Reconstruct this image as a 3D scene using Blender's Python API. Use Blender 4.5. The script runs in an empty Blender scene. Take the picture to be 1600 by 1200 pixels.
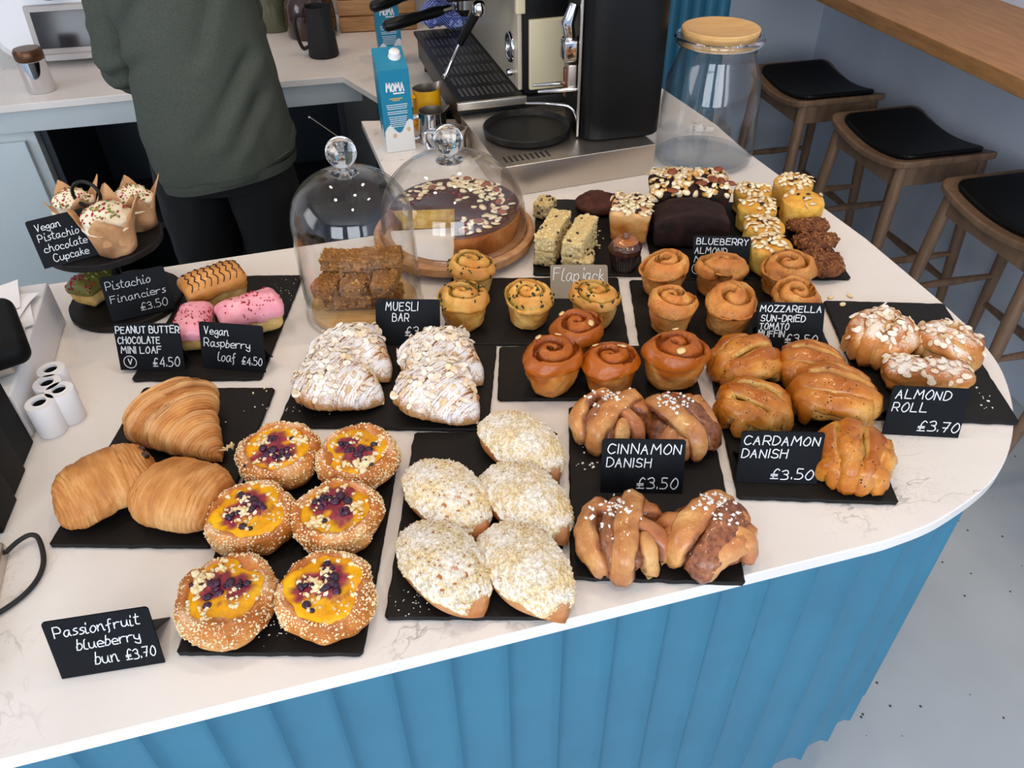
import bpy, bmesh, math, random
import numpy as np
from mathutils import Vector, Matrix, noise as mnoise

# ------------------------------------------------------------------ camera, world, lights
SC = bpy.context.scene
COL = SC.collection
CT = 0.90                       # worktop height above the floor
FPX, PIT, ROL, CH = 1206.3, math.radians(39.53), math.radians(-1.127), 0.743
_cr, _sr = math.cos(ROL), math.sin(ROL)
_R = np.array([1.0, 0, 0]); _F = np.array([0, math.cos(PIT), -math.sin(PIT)]); _U = np.array([0, math.sin(PIT), math.cos(PIT)])
_X = _R*_cr + _U*_sr; _Y = -_R*_sr + _U*_cr
CAM = np.array([0, 0, CT + CH])
cd = bpy.data.cameras.new('camera'); cam = bpy.data.objects.new('camera', cd); COL.objects.link(cam)
cd.sensor_width = 36; cd.lens = 36*FPX/1600; cd.clip_start = .01; cd.clip_end = 60
mw = Matrix.Identity(4)
for i in range(3):
    mw[i][0], mw[i][1], mw[i][2], mw[i][3] = _X[i], _Y[i], -_F[i], CAM[i]
cam.matrix_world = mw
SC.camera = cam
SC.view_settings.view_transform = 'Standard'; SC.view_settings.look = 'None'
SC.view_settings.gamma = 1; SC.view_settings.exposure = -0.05
SC.view_settings.use_curve_mapping = False
SC.cycles.transparent_max_bounces = 20
SC.cycles.max_bounces = 8
SC.cycles.sample_clamp_indirect = 6

def at(px, py, z=0.0):
    """point of the plane z above the worktop that the photo shows at a pixel"""
    d = _F + (px-800)/FPX*_X + (600-py)/FPX*_Y
    return CAM + d*((CT+z-CAM[2])/d[2])
def proj(P):
    q = np.asarray(P, float) - CAM
    d = q@_F
    return np.array([800+FPX*(q@_X)/d, 600-FPX*(q@_Y)/d])

W = bpy.data.worlds.new('daylight'); SC.world = W; W.use_nodes = True
W.node_tree.nodes['Background'].inputs[0].default_value = (.62, .74, .95, 1)
W.node_tree.nodes['Background'].inputs[1].default_value = 2.2
def area(name, loc, tgt, sx, sy, power, col):
    l = bpy.data.lights.new(name, 'AREA'); l.shape = 'RECTANGLE'; l.size = sx; l.size_y = sy; l.energy = power; l.color = col
    o = bpy.data.objects.new(name, l); COL.objects.link(o); o.location = loc
    o.rotation_euler = (Vector(tgt)-Vector(loc)).to_track_quat('-Z', 'Y').to_euler()
    return o
# daylight entering by the shop windows behind and left of the camera
area('window_daylight', (-1.5, -2.62, 1.75), (-.9, 1, .9), 1.5, 1.7, 46, (.88, .94, 1))
area('window_daylight', (.6, -2.62, 1.75), (.3, 1, .9), 1.5, 1.7, 46, (.88, .94, 1))
area('window_daylight', (2.4, -2.62, 1.75), (1.2, 1, .9), 1.0, 1.7, 22, (.88, .94, 1))
area('window_daylight', (-3.12, .5, 1.8), (0, .8, .9), 1.5, 1.5, 26, (.95, .95, 1))
# warm ceiling spots, with two added fill lights at the right
def spot(name, loc, tgt, power, ang=95, rad=.05, col=(1, .80, .58)):
    l = bpy.data.lights.new(name, 'SPOT'); l.energy = power; l.spot_size = math.radians(ang); l.spot_blend = .7
    l.shadow_soft_size = rad; l.color = col
    o = bpy.data.objects.new(name, l); COL.objects.link(o); o.location = loc
    o.rotation_euler = (Vector(tgt)-Vector(loc)).to_track_quat('-Z', 'Y').to_euler()
SPOTS = [(1.22, 2.45), (1.25, 1.35), (-.75, .95), (.0, 1.25), (.7, 1.15), (-1.0, 2.1), (0.1, 2.2), (.1, .15)]  # first two are added to brighten the right wall, shelf and stools
for sx, sy in SPOTS:
    spot('ceiling_spot_or_fill_light', (sx, sy, 2.72), (sx*.9, sy, .9) if sx < 1.2 else (sx+.25, sy, .6), 16 if sx < 1.2 else 20, col=(1, .80, .58) if sy < 2 or sx > 1 else (1, .70, .46))

# ------------------------------------------------------------------ helpers
rng = np.random.default_rng(7)
def lin(c):
    r = []
    for v in c:
        v = v/255.0
        r.append(v/12.92 if v <= .04045 else ((v+.055)/1.055)**2.4)
    return (*r, 1)
class NT:
    def __init__(s, name):
        s.m = bpy.data.materials.new(name); s.m.use_nodes = True; s.t = s.m.node_tree
        s.b = s.t.nodes['Principled BSDF']; s.out = s.t.nodes['Material Output']
    def n(s, ty, **k):
        x = s.t.nodes.new(ty)
        for a, v in k.items():
            if a.startswith('i_'):
                key = a[2:]; key = int(key) if key.isdigit() else key.replace('_', ' ')
                s.set(x.inputs[key], v)
            else: setattr(x, a, v)
        return x
    def set(s, sock, v):
        if hasattr(v, 'is_output') or isinstance(v, bpy.types.NodeSocket): s.t.links.new(v, sock)
        else: sock.default_value = v
    def mix(s, f, a, b, mode='MIX'):
        x = s.t.nodes.new('ShaderNodeMix'); x.data_type = 'RGBA'; x.blend_type = mode; x.clamp_factor = True
        s.set(x.inputs[0], f); s.set(x.inputs[6], a); s.set(x.inputs[7], b)
        return x.outputs[2]
    def math(s, op, a, b=0.0, clamp=False):
        x = s.t.nodes.new('ShaderNodeMath'); x.operation = op; x.use_clamp = clamp
        s.set(x.inputs[0], a); s.set(x.inputs[1], b); return x.outputs[0]
    def co(s, kind='Object'):
        return s.n('ShaderNodeTexCoord').outputs[kind]
    def noise(s, scale, detail=4, rough=.55, vec=None, out=0, dist=0):
        x = s.n('ShaderNodeTexNoise'); x.inputs['Scale'].default_value = scale; x.inputs['Detail'].default_value = detail
        x.inputs['Roughness'].default_value = rough; x.inputs['Distortion'].default_value = dist
        s.t.links.new(vec if vec is not None else s.co(), x.inputs['Vector']); return x.outputs[out]
    def ramp(s, f, stops, interp='LINEAR'):
        x = s.n('ShaderNodeValToRGB'); x.color_ramp.interpolation = interp
        e = x.color_ramp.elements
        while len(e) < len(stops): e.new(.5)
        for q, (p, c) in zip(e, stops):
            q.position = p; q.color = lin(c) if len(c) == 3 else c
        s.t.links.new(f, x.inputs[0]); return x.outputs[0]
    def bw(s, f, lo, hi):
        x = s.n('ShaderNodeMapRange'); x.interpolation_type = 'SMOOTHSTEP'
        s.set(x.inputs[0], f); x.inputs[1].default_value = lo; x.inputs[2].default_value = hi
        return x.outputs[0]
    def bump(s, h, strength=.3, dist=.002):
        x = s.n('ShaderNodeBump'); x.inputs['Strength'].default_value = strength; x.inputs['Distance'].default_value = dist
        s.t.links.new(h, x.inputs['Height']); s.t.links.new(x.outputs[0], s.b.inputs['Normal'])
    def p(s, **k):
        for a, v in k.items(): s.set(s.b.inputs[a.replace('_', ' ')], v)
        return s
def plain(name, c, rough=.5, metal=0, coat=0, nz=0, nsc=40, bump=0, bsc=300, spec=.5):
    t = NT(name)
    if nz:
        f = t.noise(nsc, 4)
        c2 = [max(0, v*(1-nz)) for v in c]; c3 = [min(255, v*(1+nz*.6)) for v in c]
        t.p(Base_Color=t.ramp(f, [(.3, c2), (.7, c3)]))
    else: t.p(Base_Color=lin(c))
    t.p(Roughness=rough, Metallic=metal, Coat_Weight=coat)
    t.b.inputs['Specular IOR Level'].default_value = spec
    if bump: t.bump(t.noise(bsc, 3), bump)
    return t.m
def pastry(name, cols, sc=45, rough=.5, A=None, B=None, dust=0, dthr=.5, spots=None, bump=.35, bsc=350, coat=0, Brough=None, stretch=None, spsc=260, dcol=(240, 234, 226), spec=.3):
    t = NT(name)
    vec = t.co()
    if stretch:
        mp = t.n('ShaderNodeMapping'); mp.inputs['Scale'].default_value = stretch; t.t.links.new(vec, mp.inputs[0]); vec = mp.outputs[0]
    f = t.noise(sc, 6, .6, vec)
    k = len(cols)
    c = t.ramp(t.math('ADD', t.math('MULTIPLY', f, .62), t.math('MULTIPLY', t.noise(sc*.45, 2), .38)), [(.34+.30*i/max(1, k-1), q) for i, q in enumerate(cols)])
    f2 = t.noise(sc*5, 4, .6, vec)
    c = t.mix(t.math('MULTIPLY', t.bw(f2, .45, .75), .35), c, lin(cols[0]))
    if A:
        at_ = t.n('ShaderNodeAttribute', attribute_name='a')
        c = t.mix(at_.outputs['Fac'], c, lin(A))
    if B:
        bt = t.n('ShaderNodeAttribute', attribute_name='b')
        fb = t.ramp(t.noise(160, 4), [(.3, B[0]), (.6, B[1])])
        c = t.mix(bt.outputs['Fac'], c, fb)
    if spots:
        v = t.n('ShaderNodeTexVoronoi'); v.inputs['Scale'].default_value = spsc; t.t.links.new(t.co(), v.inputs['Vector'])
        n2 = t.noise(60, 2)
        m = t.math('MULTIPLY', t.math('LESS_THAN', v.outputs['Distance'], .22), t.bw(n2, .45, .6))
        c = t.mix(m, c, lin(spots))
    # each piece comes out of the oven a little different
    oi = t.n('ShaderNodeObjectInfo')
    hv = t.n('ShaderNodeHueSaturation'); t.set(hv.inputs['Color'], c)
    hv.inputs['Saturation'].default_value = 1.02
    t.set(hv.inputs['Value'], t.math('ADD', t.math('MULTIPLY', oi.outputs['Random'], .22), .90))
    c = hv.outputs[0]
    r = rough
    if dust:
        g = t.n('ShaderNodeNewGeometry'); sx = t.n('ShaderNodeSeparateXYZ'); t.t.links.new(g.outputs['Normal'], sx.inputs[0])
        n1 = t.noise(420, 5, .7); n3 = t.noise(28, 3)
        s_ = t.math('ADD', t.math('MULTIPLY', n1, .9), t.math('MULTIPLY', n3, .9))
        s_ = t.math('ADD', s_, t.math('MULTIPLY', sx.outputs[2], .45))
        m = t.math('MULTIPLY', t.bw(s_, 1.0+dthr*.3, 1.35+dthr*.3), dust)
        c = t.mix(m, c, lin(dcol))
    t.p(Base_Color=c, Roughness=r, Coat_Weight=coat, Coat_Roughness=.15)
    t.b.inputs['Specular IOR Level'].default_value = spec
    if bump: t.bump(t.math('ADD', f2, t.noise(bsc, 4, .6)), bump, .0015)
    return t.m

class MB:
    """collects geometry for ONE mesh"""
    def __init__(s): s.V = []; s.F = []; s.M = []; s.A = []; s.B = []; s.n = 0
    def add(s, V, F, mat=0, a=0.0, b=0.0, T=None):
        V = np.asarray(V, float).reshape(-1, 3)
        if T is not None:
            T = np.asarray(T); V = V@T[:3, :3].T + T[:3, 3]
        k = len(V); s.V.append(V)
        o = s.n
        s.F += [tuple(i+o for i in f) for f in F]; s.M += [mat]*len(F)
        s.A.append(np.broadcast_to(np.asarray(a, float), (k,))); s.B.append(np.broadcast_to(np.asarray(b, float), (k,)))
        s.n += k; return s
    def mesh(s, name, mats, smooth=True):
        me = bpy.data.meshes.new(name)
        V = np.concatenate(s.V)
        me.from_pydata(V.tolist(), [], s.F)
        if not isinstance(mats, (list, tuple)): mats = [mats]
        for m in mats: me.materials.append(m)
        me.polygons.foreach_set('material_index', np.array(s.M, dtype=np.int32))
        A = np.concatenate(s.A); B = np.concatenate(s.B)
        if A.any():
            x = me.attributes.new('a', 'FLOAT', 'POINT'); x.data.foreach_set('value', A.astype(np.float32))
        if B.any():
            x = me.attributes.new('b', 'FLOAT', 'POINT'); x.data.foreach_set('value', B.astype(np.float32))
        me.polygons.foreach_set('use_smooth', np.full(len(me.polygons), smooth))
        me.update(); return me
def recalc(me):
    bm = bmesh.new(); bm.from_mesh(me); bmesh.ops.recalc_face_normals(bm, faces=bm.faces); bm.to_mesh(me); bm.free(); return me
def sharp(me, deg=35):
    me.set_sharp_from_angle(angle=math.radians(deg)); return me
def T(x=0, y=0, z=0, rz=0, rx=0, ry=0, s=1):
    m = Matrix.Translation((x, y, z)) @ Matrix.Rotation(math.radians(rz), 4, 'Z') @ Matrix.Rotation(math.radians(ry), 4, 'Y') @ Matrix.Rotation(math.radians(rx), 4, 'X')
    m = m @ Matrix.Diagonal((*((s, s, s) if np.isscalar(s) else s), 1))
    return np.array(m)
def grid(P, wrap=True):
    """P[v][u] -> verts and quads; rows that shrink to a point become poles"""
    P = np.asarray(P, float); nv, nu = P.shape[:2]
    V = []; idx = np.zeros((nv, nu), int)
    for j in range(nv):
        if np.ptp(P[j], axis=0).max() < 1e-9:
            idx[j, :] = len(V); V.append(P[j, 0])
        else:
            idx[j] = np.arange(len(V), len(V)+nu); V.extend(P[j])
    F = []
    for j in range(nv-1):
        for i in range(nu if wrap else nu-1):
            k = (i+1) % nu
            q = []
            for w in (idx[j, i], idx[j, k], idx[j+1, k], idx[j+1, i]):
                if w not in q: q.append(int(w))
            if len(q) > 2: F.append(tuple(q))
    return np.array(V), F, idx
def gattr(idx, nV, val):
    a = np.zeros(nV); a[idx.ravel()] = np.asarray(val).ravel(); return a
def nz(P, s, seed=0, oc=1):
    P = np.asarray(P)*s + np.array([seed*7.31, seed*3.17, seed*1.73])
    if oc == 1: return np.array([mnoise.noise(p) for p in P.tolist()])
    return np.array([mnoise.fractal(p, 1.0, 2.0, oc) for p in P.tolist()])
def vnorm(V, F):
    N = np.zeros_like(V)
    for k in (3, 4):
        f = np.array([q for q in F if len(q) == k])
        if len(f):
            if k == 3: n = np.cross(V[f[:, 1]]-V[f[:, 0]], V[f[:, 2]]-V[f[:, 0]])
            else: n = np.cross(V[f[:, 2]]-V[f[:, 0]], V[f[:, 3]]-V[f[:, 1]])
            for i in range(k): np.add.at(N, f[:, i], n)
    l = np.linalg.norm(N, axis=1, keepdims=True); l[l == 0] = 1
    return N/l
def disp(V, F, s, amp, seed=0, oc=1):
    return V + vnorm(V, F)*(nz(V, s, seed, oc)*amp)[:, None]
def scatter(V, F, n, thr=.2, seed=0, mask=None):
    r = np.random.default_rng(seed)
    f = np.array([q[:3] for q in F]); a, b, c = V[f[:, 0]], V[f[:, 1]], V[f[:, 2]]
    nn = np.cross(b-a, c-a); ar = np.linalg.norm(nn, axis=1)+1e-15; nn = nn/ar[:, None]
    ce = (a+c)/2
    w = ar*(nn[:, 2] > thr)
    if mask is not None: w = w*mask(ce)
    i = r.choice(len(f), n, p=w/w.sum())
    u = r.random((n, 2)); u = np.where(u.sum(1, keepdims=True) > 1, 1-u, u)
    p = a[i] + (b-a)[i]*u[:, :1] + (c-a)[i]*u[:, 1:]
    return p, nn[i]
def frame(n):
    n = np.asarray(n)/np.linalg.norm(n)
    t = np.cross(n, [0, 0, 1.0]) if abs(n[2]) < .95 else np.cross(n, [0, 1.0, 0])
    t /= np.linalg.norm(t); return t, np.cross(n, t), n
def flakes(mb, pts, nrm, l=(.008, .013), w=(.6, .8), seed=0, tilt=.35, mat=0, lift=.0012, th=.0007):
    r = np.random.default_rng(seed)
    k = 9; an = np.arange(k)/k*2*math.pi
    for p, n in zip(pts, nrm):
        t, b, n = frame(n + r.normal(0, tilt, 3)*.6)
        th0 = r.random()*6.28; t, b = t*math.cos(th0)+b*math.sin(th0), b*math.cos(th0)-t*math.sin(th0)
        L = r.uniform(*l)/2; Wd = L*r.uniform(*w)
        x = np.cos(an)*L*(1+.18*np.cos(an)); y = np.sin(an)*Wd
        c = p + n*lift*r.uniform(.5, 2)
        cur = (x/L)**2*L*.12*r.uniform(-1, 1)
        top = c + x[:, None]*t + y[:, None]*b + (cur+th)[:, None]*n
        bot = top - n*th*2
        V = np.concatenate([top, bot, [c+n*th*1.3]])
        F = [(i, (i+1) % k, 2*k) for i in range(k)] + [(i, i+k, (i+1) % k+k, (i+1) % k) for i in range(k)] + [tuple(range(2*k-1, k-1, -1))]
        a = np.concatenate([np.full(2*k, .5), [0]])
        mb.add(V, F, mat, a=a*r.random())
_ico = None
def bits(mb, pts, s=(.001, .002), seed=0, mat=0, jit=.25, flat=1.0, sub=1):
    global _ico
    if _ico is None: _ico = {}
    if sub not in _ico:
        bm = bmesh.new(); bmesh.ops.create_icosphere(bm, subdivisions=sub, radius=1)
        bm.verts.ensure_lookup_table()
        _ico[sub] = (np.array([v.co[:] for v in bm.verts]), [tuple(v.index for v in f.verts) for f in bm.faces]); bm.free()
    V0, F0 = _ico[sub]; r = np.random.default_rng(seed)
    for p in pts:
        q = V0*(1+r.normal(0, jit, (len(V0), 1)))*np.array([r.uniform(.7, 1.3), r.uniform(.7, 1.3), flat])
        mb.add(p + q*r.uniform(*s), F0, mat, a=r.random())
def tube(path, rad, n=12, cap=True, flat=None):
    P = np.asarray(path, float); m = len(P); rad = np.broadcast_to(np.asarray(rad, float), (m,))
    tg = np.gradient(P, axis=0); tg /= np.linalg.norm(tg, axis=1, keepdims=True)+1e-12
    t, b, _ = frame(tg[0]); rows = []
    an = np.arange(n)/n*2*math.pi
    for i in range(m):
        b = np.cross(tg[i], t); b /= np.linalg.norm(b); t = np.cross(b, tg[i])
        rows.append(P[i] + rad[i]*(np.cos(an)[:, None]*t + np.sin(an)[:, None]*b))
    if cap: rows = [np.repeat(P[:1], n, 0)] + rows + [np.repeat(P[-1:], n, 0)]
    V, F, _ = grid(np.array(rows)); return V, F
def lathe(prof, n=48):
    an = np.arange(n)/n*2*math.pi
    P = np.array([[(r*math.cos(a), r*math.sin(a), z) for a in an] for r, z in prof])
    V, F, _ = grid(P); return V, F
def rbox(hx, hy, hz, r, n=6):
    """rounded box, evenly meshed, centred"""
    n = max(2, n); seen = {}; V = []; F = []
    h = np.array([hx, hy, hz]); t = np.linspace(-1, 1, n+1)
    if n == 2 or r > 0:
        pass
    def ticks(hh):
        e = max(0, hh-r)
        c = np.linspace(-e, e, n+1)
        k = 3
        edge = [hh - r*(1-math.tan(math.pi/4*j/k)) for j in range(1, k+1)]
        return np.concatenate([[-v for v in edge[::-1]], c, edge])
    tk = [ticks(v) for v in h]
    for ax in range(3):
        u, v = (ax+1) % 3, (ax+2) % 3
        for sg in (-1, 1):
            g = np.zeros((len(tk[u]), len(tk[v])), int)
            for i, a in enumerate(tk[u]):
                for j, b in enumerate(tk[v]):
                    p = np.zeros(3); p[ax] = sg*h[ax]; p[u] = a; p[v] = b
                    q = np.clip(p, -(h-r), h-r); d = p-q; l = np.linalg.norm(d)
                    p = q + d/l*r if l > 1e-12 else p
                    key = tuple(np.round(p, 7))
                    if key not in seen: seen[key] = len(V); V.append(p)
                    g[i, j] = seen[key]
            for i in range(len(tk[u])-1):
                for j in range(len(tk[v])-1):
                    q = (g[i, j], g[i+1, j], g[i+1, j+1], g[i, j+1])
                    if len(set(q)) > 2: F.append(tuple(dict.fromkeys(int(w) for w in (q if sg > 0 else q[::-1]))))
    return np.array(V), F
def box(x0, x1, y0, y1, z0, z1, r=.002, n=2):
    V, F = rbox((x1-x0)/2, (y1-y0)/2, (z1-z0)/2, min(r, (x1-x0)/2.01, (y1-y0)/2.01, (z1-z0)/2.01), n)
    return V + [(x0+x1)/2, (y0+y1)/2, (z0+z1)/2], F
def prism(poly, z0, z1):
    k = len(poly); V = [(x, y, z0) for x, y in poly] + [(x, y, z1) for x, y in poly]
    F = [tuple(range(k-1, -1, -1)), tuple(range(k, 2*k))] + [(i, (i+1) % k, (i+1) % k+k, i+k) for i in range(k)]
    return np.array(V, float), F
def bevprism(poly, z0, z1, bev=.002):
    """prism with a chamfered top and bottom rim (poly counter-clockwise)"""
    p = np.array(poly, float); k = len(p)
    d1 = p-np.roll(p, 1, 0); d2 = np.roll(p, -1, 0)-p
    n1 = np.stack([d1[:, 1], -d1[:, 0]], 1); n2 = np.stack([d2[:, 1], -d2[:, 0]], 1)
    n1 /= np.linalg.norm(n1, axis=1, keepdims=True)+1e-12; n2 /= np.linalg.norm(n2, axis=1, keepdims=True)+1e-12
    n = n1+n2; n /= np.linalg.norm(n, axis=1, keepdims=True)+1e-9
    rows = []
    for z, o in ((z0, bev), (z0+bev, 0), (z1-bev, 0), (z1, bev)):
        q = p-n*o; rows.append(np.c_[q, np.full(k, z)])
    V = np.concatenate(rows); F = []
    for j in range(3):
        F += [(j*k+i, j*k+(i+1) % k, (j+1)*k+(i+1) % k, (j+1)*k+i) for i in range(k)]
    F += [tuple(range(k-1, -1, -1)), tuple(range(3*k, 4*k))]
    return V, F

# ------------------------------------------------------------------ objects, parts, labels
def part(name, me, parent, label=None, loc=None, rot=None, kind=None):
    o = bpy.data.objects.new(name, me); COL.objects.link(o); o.parent = parent
    if label: o['label'] = label
    if kind: o['kind'] = kind
    if loc is not None: o.location = loc
    if rot is not None: o.rotation_euler = rot
    return o
def thing(name, label, cat, loc=(0, 0, 0), rz=0, group=None, me=None, rot=None, s=1):
    o = bpy.data.objects.new(name, me); COL.objects.link(o); o.location = loc
    o.rotation_euler = rot if rot else (0, 0, math.radians(rz))
    o.scale = (s, s, s)
    o['label'] = label; o['category'] = cat
    if group: o['group'] = group
    return o
def attach(o, parts):
    """parts of a thing; 'cream>sprinkles' hangs the sprinkles on the part called cream"""
    d = {}
    for q in parts:
        nm = q[0].split('>'); d[nm[-1]] = part(nm[-1], q[1], d[nm[0]] if len(nm) > 1 else o, q[2], kind=q[3] if len(q) > 3 else None)
def structure(name, me):
    o = bpy.data.objects.new(name, me); COL.objects.link(o); o['kind'] = 'structure'; return o
def M1(name, VF, mat, smooth=True, ang=40, **k):
    me = MB().add(*VF[:2], **k).mesh(name, mat, smooth)
    return sharp(me, ang) if smooth else me

# ------------------------------------------------------------------ materials of the room
def quartz():
    t = NT('white_quartz')
    v = t.co('Object')
    n = t.noise(2.2, 5, .6, v, dist=1.2)
    w = t.math('ABSOLUTE', t.math('SUBTRACT', n, .5))
    line = t.math('SUBTRACT', 1.0, t.bw(w, .0, .0055))
    patch = t.bw(t.noise(3.1, 3, .6), .52, .68)
    fine = t.math('SUBTRACT', 1.0, t.bw(t.math('ABSOLUTE', t.math('SUBTRACT', t.noise(14, 5, .7, None, 0, 1.5), .5)), 0, .013))
    m = t.math('MULTIPLY', t.math('ADD', t.math('MULTIPLY', line, .7), t.math('MULTIPLY', fine, .42), True), t.math('MULTIPLY', patch, .7))
    base = t.ramp(t.noise(6, 3), [(.3, (228, 219, 211)), (.7, (235, 228, 221))])
    t.p(Base_Color=t.mix(m, base, lin((96, 88, 84))), Roughness=.28)
    t.b.inputs['Specular IOR Level'].default_value = .4
    return t.m
def wood(name, c1, c2, sc=9, axis=(1, 12, 12), rough=.5, coat=0):
    t = NT(name); mp = t.n('ShaderNodeMapping'); mp.inputs['Scale'].default_value = axis
    t.t.links.new(t.co(), mp.inputs[0])
    f = t.noise(sc, 6, .65, mp.outputs[0], dist=.4)
    t.p(Base_Color=t.ramp(f, [(.3, c1), (.7, c2)]), Roughness=rough, Coat_Weight=coat)
    t.bump(f, .08); return t.m
def slate_mat():
    t = NT('black_slate')
    n = t.noise(9, 6, .6); n2 = t.noise(70, 5, .6)
    t.p(Base_Color=t.ramp(n, [(.3, (19, 17, 16)), (.75, (34, 30, 28))]), Roughness=.5)
    t.b.inputs['Specular IOR Level'].default_value = .18
    t.bump(t.math('ADD', n, n2), .35, .0012); return t.m
def thin_glass(name, tint=(1, 1, 1), boost=1.0):
    t = NT(name)
    t.t.nodes.remove(t.b)
    tr = t.n('ShaderNodeBsdfTransparent'); gl = t.n('ShaderNodeBsdfGlossy'); g = t.n('ShaderNodeNewGeometry'); dt = t.n('ShaderNodeVectorMath', operation='DOT_PRODUCT')
    t.t.links.new(g.outputs['Incoming'], dt.inputs[0]); t.t.links.new(g.outputs['Normal'], dt.inputs[1])
    tr.inputs[0].default_value = (*tint, 1); gl.inputs['Roughness'].default_value = .02
    c = t.math('SUBTRACT', 1.0, t.math('ABSOLUTE', dt.outputs['Value']), True)
    f = t.math('ADD', t.math('MULTIPLY', t.math('POWER', c, 4.0), .9), .045)
    mx = t.n('ShaderNodeMixShader')
    t.set(mx.inputs[0], t.math('MULTIPLY', f, boost, True))
    t.t.links.new(tr.outputs[0], mx.inputs[1]); t.t.links.new(gl.outputs[0], mx.inputs[2]); t.t.links.new(mx.outputs[0], t.out.inputs[0])
    return t.m
def solid_glass():
    t = NT('solid_glass'); t.p(Base_Color=(1, 1, 1, 1), Roughness=0, Transmission_Weight=1, IOR=1.45); return t.m
def floor_mat():
    t = NT('poured_grey_floor')
    base = t.ramp(t.noise(3, 4), [(.3, (176, 184, 190)), (.7, (190, 196, 201))])
    v = t.n('ShaderNodeTexVoronoi'); v.inputs['Scale'].default_value = 22; t.t.links.new(t.co(), v.inputs['Vector'])
    sp = t.math('LESS_THAN', v.outputs['Distance'], .07)
    t.p(Base_Color=t.mix(sp, base, lin((60, 62, 66))), Roughness=.45); return t.m
MQ = quartz(); MSL = slate_mat(); MFL = floor_mat()
MBLUE = plain('teal_blue_paint', (53, 114, 140), .42, nz=.04, nsc=8)
MWALL = plain('pale_grey_wall_paint', (216, 224, 238), .75, nz=.03, nsc=4)
MCEIL = plain('white_ceiling_paint', (226, 224, 220), .85)
MBLK = plain('black_plastic', (10, 10, 11), .4, spec=.3); MTILL = plain('black_till_plastic', (7, 8, 8), .55, spec=.15); MMATT = plain('matt_black', (20, 20, 21), .7)
MDARK = plain('dark_rubber_floor', (14, 14, 15), .8)
MSTEEL = NT('brushed_steel').p(Base_Color=lin((206, 196, 184)), Metallic=1.0, Roughness=.34).m
MCHR = NT('chrome').p(Base_Color=lin((220, 220, 222)), Metallic=1.0, Roughness=.08).m
MCAB = plain('pale_blue_grey_laminate', (192, 198, 198), .45)
MWHITE = plain('white_plastic', (232, 230, 230), .35)
MCREAM = plain('cream_enamel', (222, 208, 172), .35)
MSTOOL = wood('walnut_toned_beech', (110, 84, 64), (148, 116, 90), 6, (6, 6, 1.0), .45)
MSEATL = plain('black_leather', (9, 9, 11), .5, bump=.1, bsc=500, spec=.3)
MOAK = wood('oiled_oak', (142, 96, 52), (178, 128, 78), 7, (14, 1.2, 10), .5)
MBAMB = wood('bamboo', (206, 156, 92), (226, 182, 120), 8, (1.2, 14, 10), .4)
MBOARD = wood('board_wood', (168, 112, 70), (206, 156, 108), 6, (1.5, 10, 10), .4)
MGL = thin_glass('clear_glass', (.985, .99, .99), 1.0); MSG = solid_glass()
MGLJ = thin_glass('jar_glass', (.982, .987, .989), .9)
MPAP = plain('white_paper', (236, 232, 232), .8); MINK = plain('chalk_ink', (226, 228, 230), .7)
MCARD = plain('black_chalkboard', (12, 15, 20), .6, nz=.2, nsc=30, spec=.15)

# ------------------------------------------------------------------ the room
def slab(name, x0, x1, y0, y1, z0, z1, m): return structure(name, M1(name, box(x0, x1, y0, y1, z0, z1, .001), m))
BACKY = -.9  # where the dark floor behind the counter ends in x terms
slab('floor', -3.2, 3.2, -2.7, 4.2, -.1, 0, MFL)
slab('ceiling', -3.2, 3.2, -2.7, 4.2, 2.8, 2.9, MCEIL)
slab('wall_left', -3.3, -3.2, -2.7, 4.2, 0, 2.8, MWALL)
slab('wall_back', -3.2, .30, 3.05, 3.15, 0, 2.8, plain('white_wall_paint', (214, 212, 208), .8))
slab('wall_far', -3.2, 3.2, 4.1, 4.2, 0, 2.8, MWALL)
# right wall runs beside the stools, turned a little
WA = math.atan2(.20, .98)
def rw(o, along, out, z=0):
    """point on the right wall frame: distance along it, distance out from it"""
    u = np.array([-math.sin(WA), math.cos(WA)]); v = np.array([-math.cos(WA), -math.sin(WA)])
    p = np.array([1.56, 2.14]) + u*along + v*out
    return (p[0], p[1], z)
def wallbox(name, a0, a1, o0, o1, z0, z1, m, r=.001):
    V, F = box(-o1, -o0, a0, a1, z0, z1, r)
    return M1(name, (V, F), m)
RWLOC = (1.56, 2.14, 0); RWROT = (0, 0, WA)
o = structure('wall_right', wallbox('wall_right', -5.2, 1.28, -.1, 0, 0, 2.8, MWALL)); o.location = RWLOC; o.rotation_euler = RWROT
V, F = box(-1.5, .1, 1.28, 1.36, 0, 2.8, .001)
o = structure('wall_corner', M1('wall_corner', (V, F), plain('pale_wall_paint', (204, 210, 218), .75))); o.location = RWLOC; o.rotation_euler = RWROT
# street side, with three window openings the daylight comes through
fx = [(-3.2, -2.35), (-.65, -.25), (1.45, 1.8), (3.0, 3.2)]
mb = MB()
for a, b in fx: mb.add(*box(a, b, -2.8, -2.7, .85, 2.7, .001))
mb.add(*box(-3.2, 3.2, -2.8, -2.7, 0, .85, .001)); mb.add(*box(-3.2, 3.2, -2.8, -2.7, 2.7, 2.8, .001))
structure('wall_front', mb.mesh('wall_front', MWALL))
for i, (a, b) in enumerate([(-2.35, -.65), (-.25, 1.45), (1.8, 3.0)]):
    mb = MB()
    for q in ((a, a+.05), ((a+b)/2-.02, (a+b)/2+.02), (b-.05, b)): mb.add(*box(q[0], q[1], -2.78, -2.72, .85, 2.7, .004))
    mb.add(*box(a, b, -2.78, -2.72, .85, .91, .004)); mb.add(*box(a, b, -2.78, -2.72, 2.64, 2.7, .004))
    structure('window_%d' % (i+1), mb.mesh('window_frame', plain('dark_window_frame', (50, 52, 56), .5)))
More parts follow.
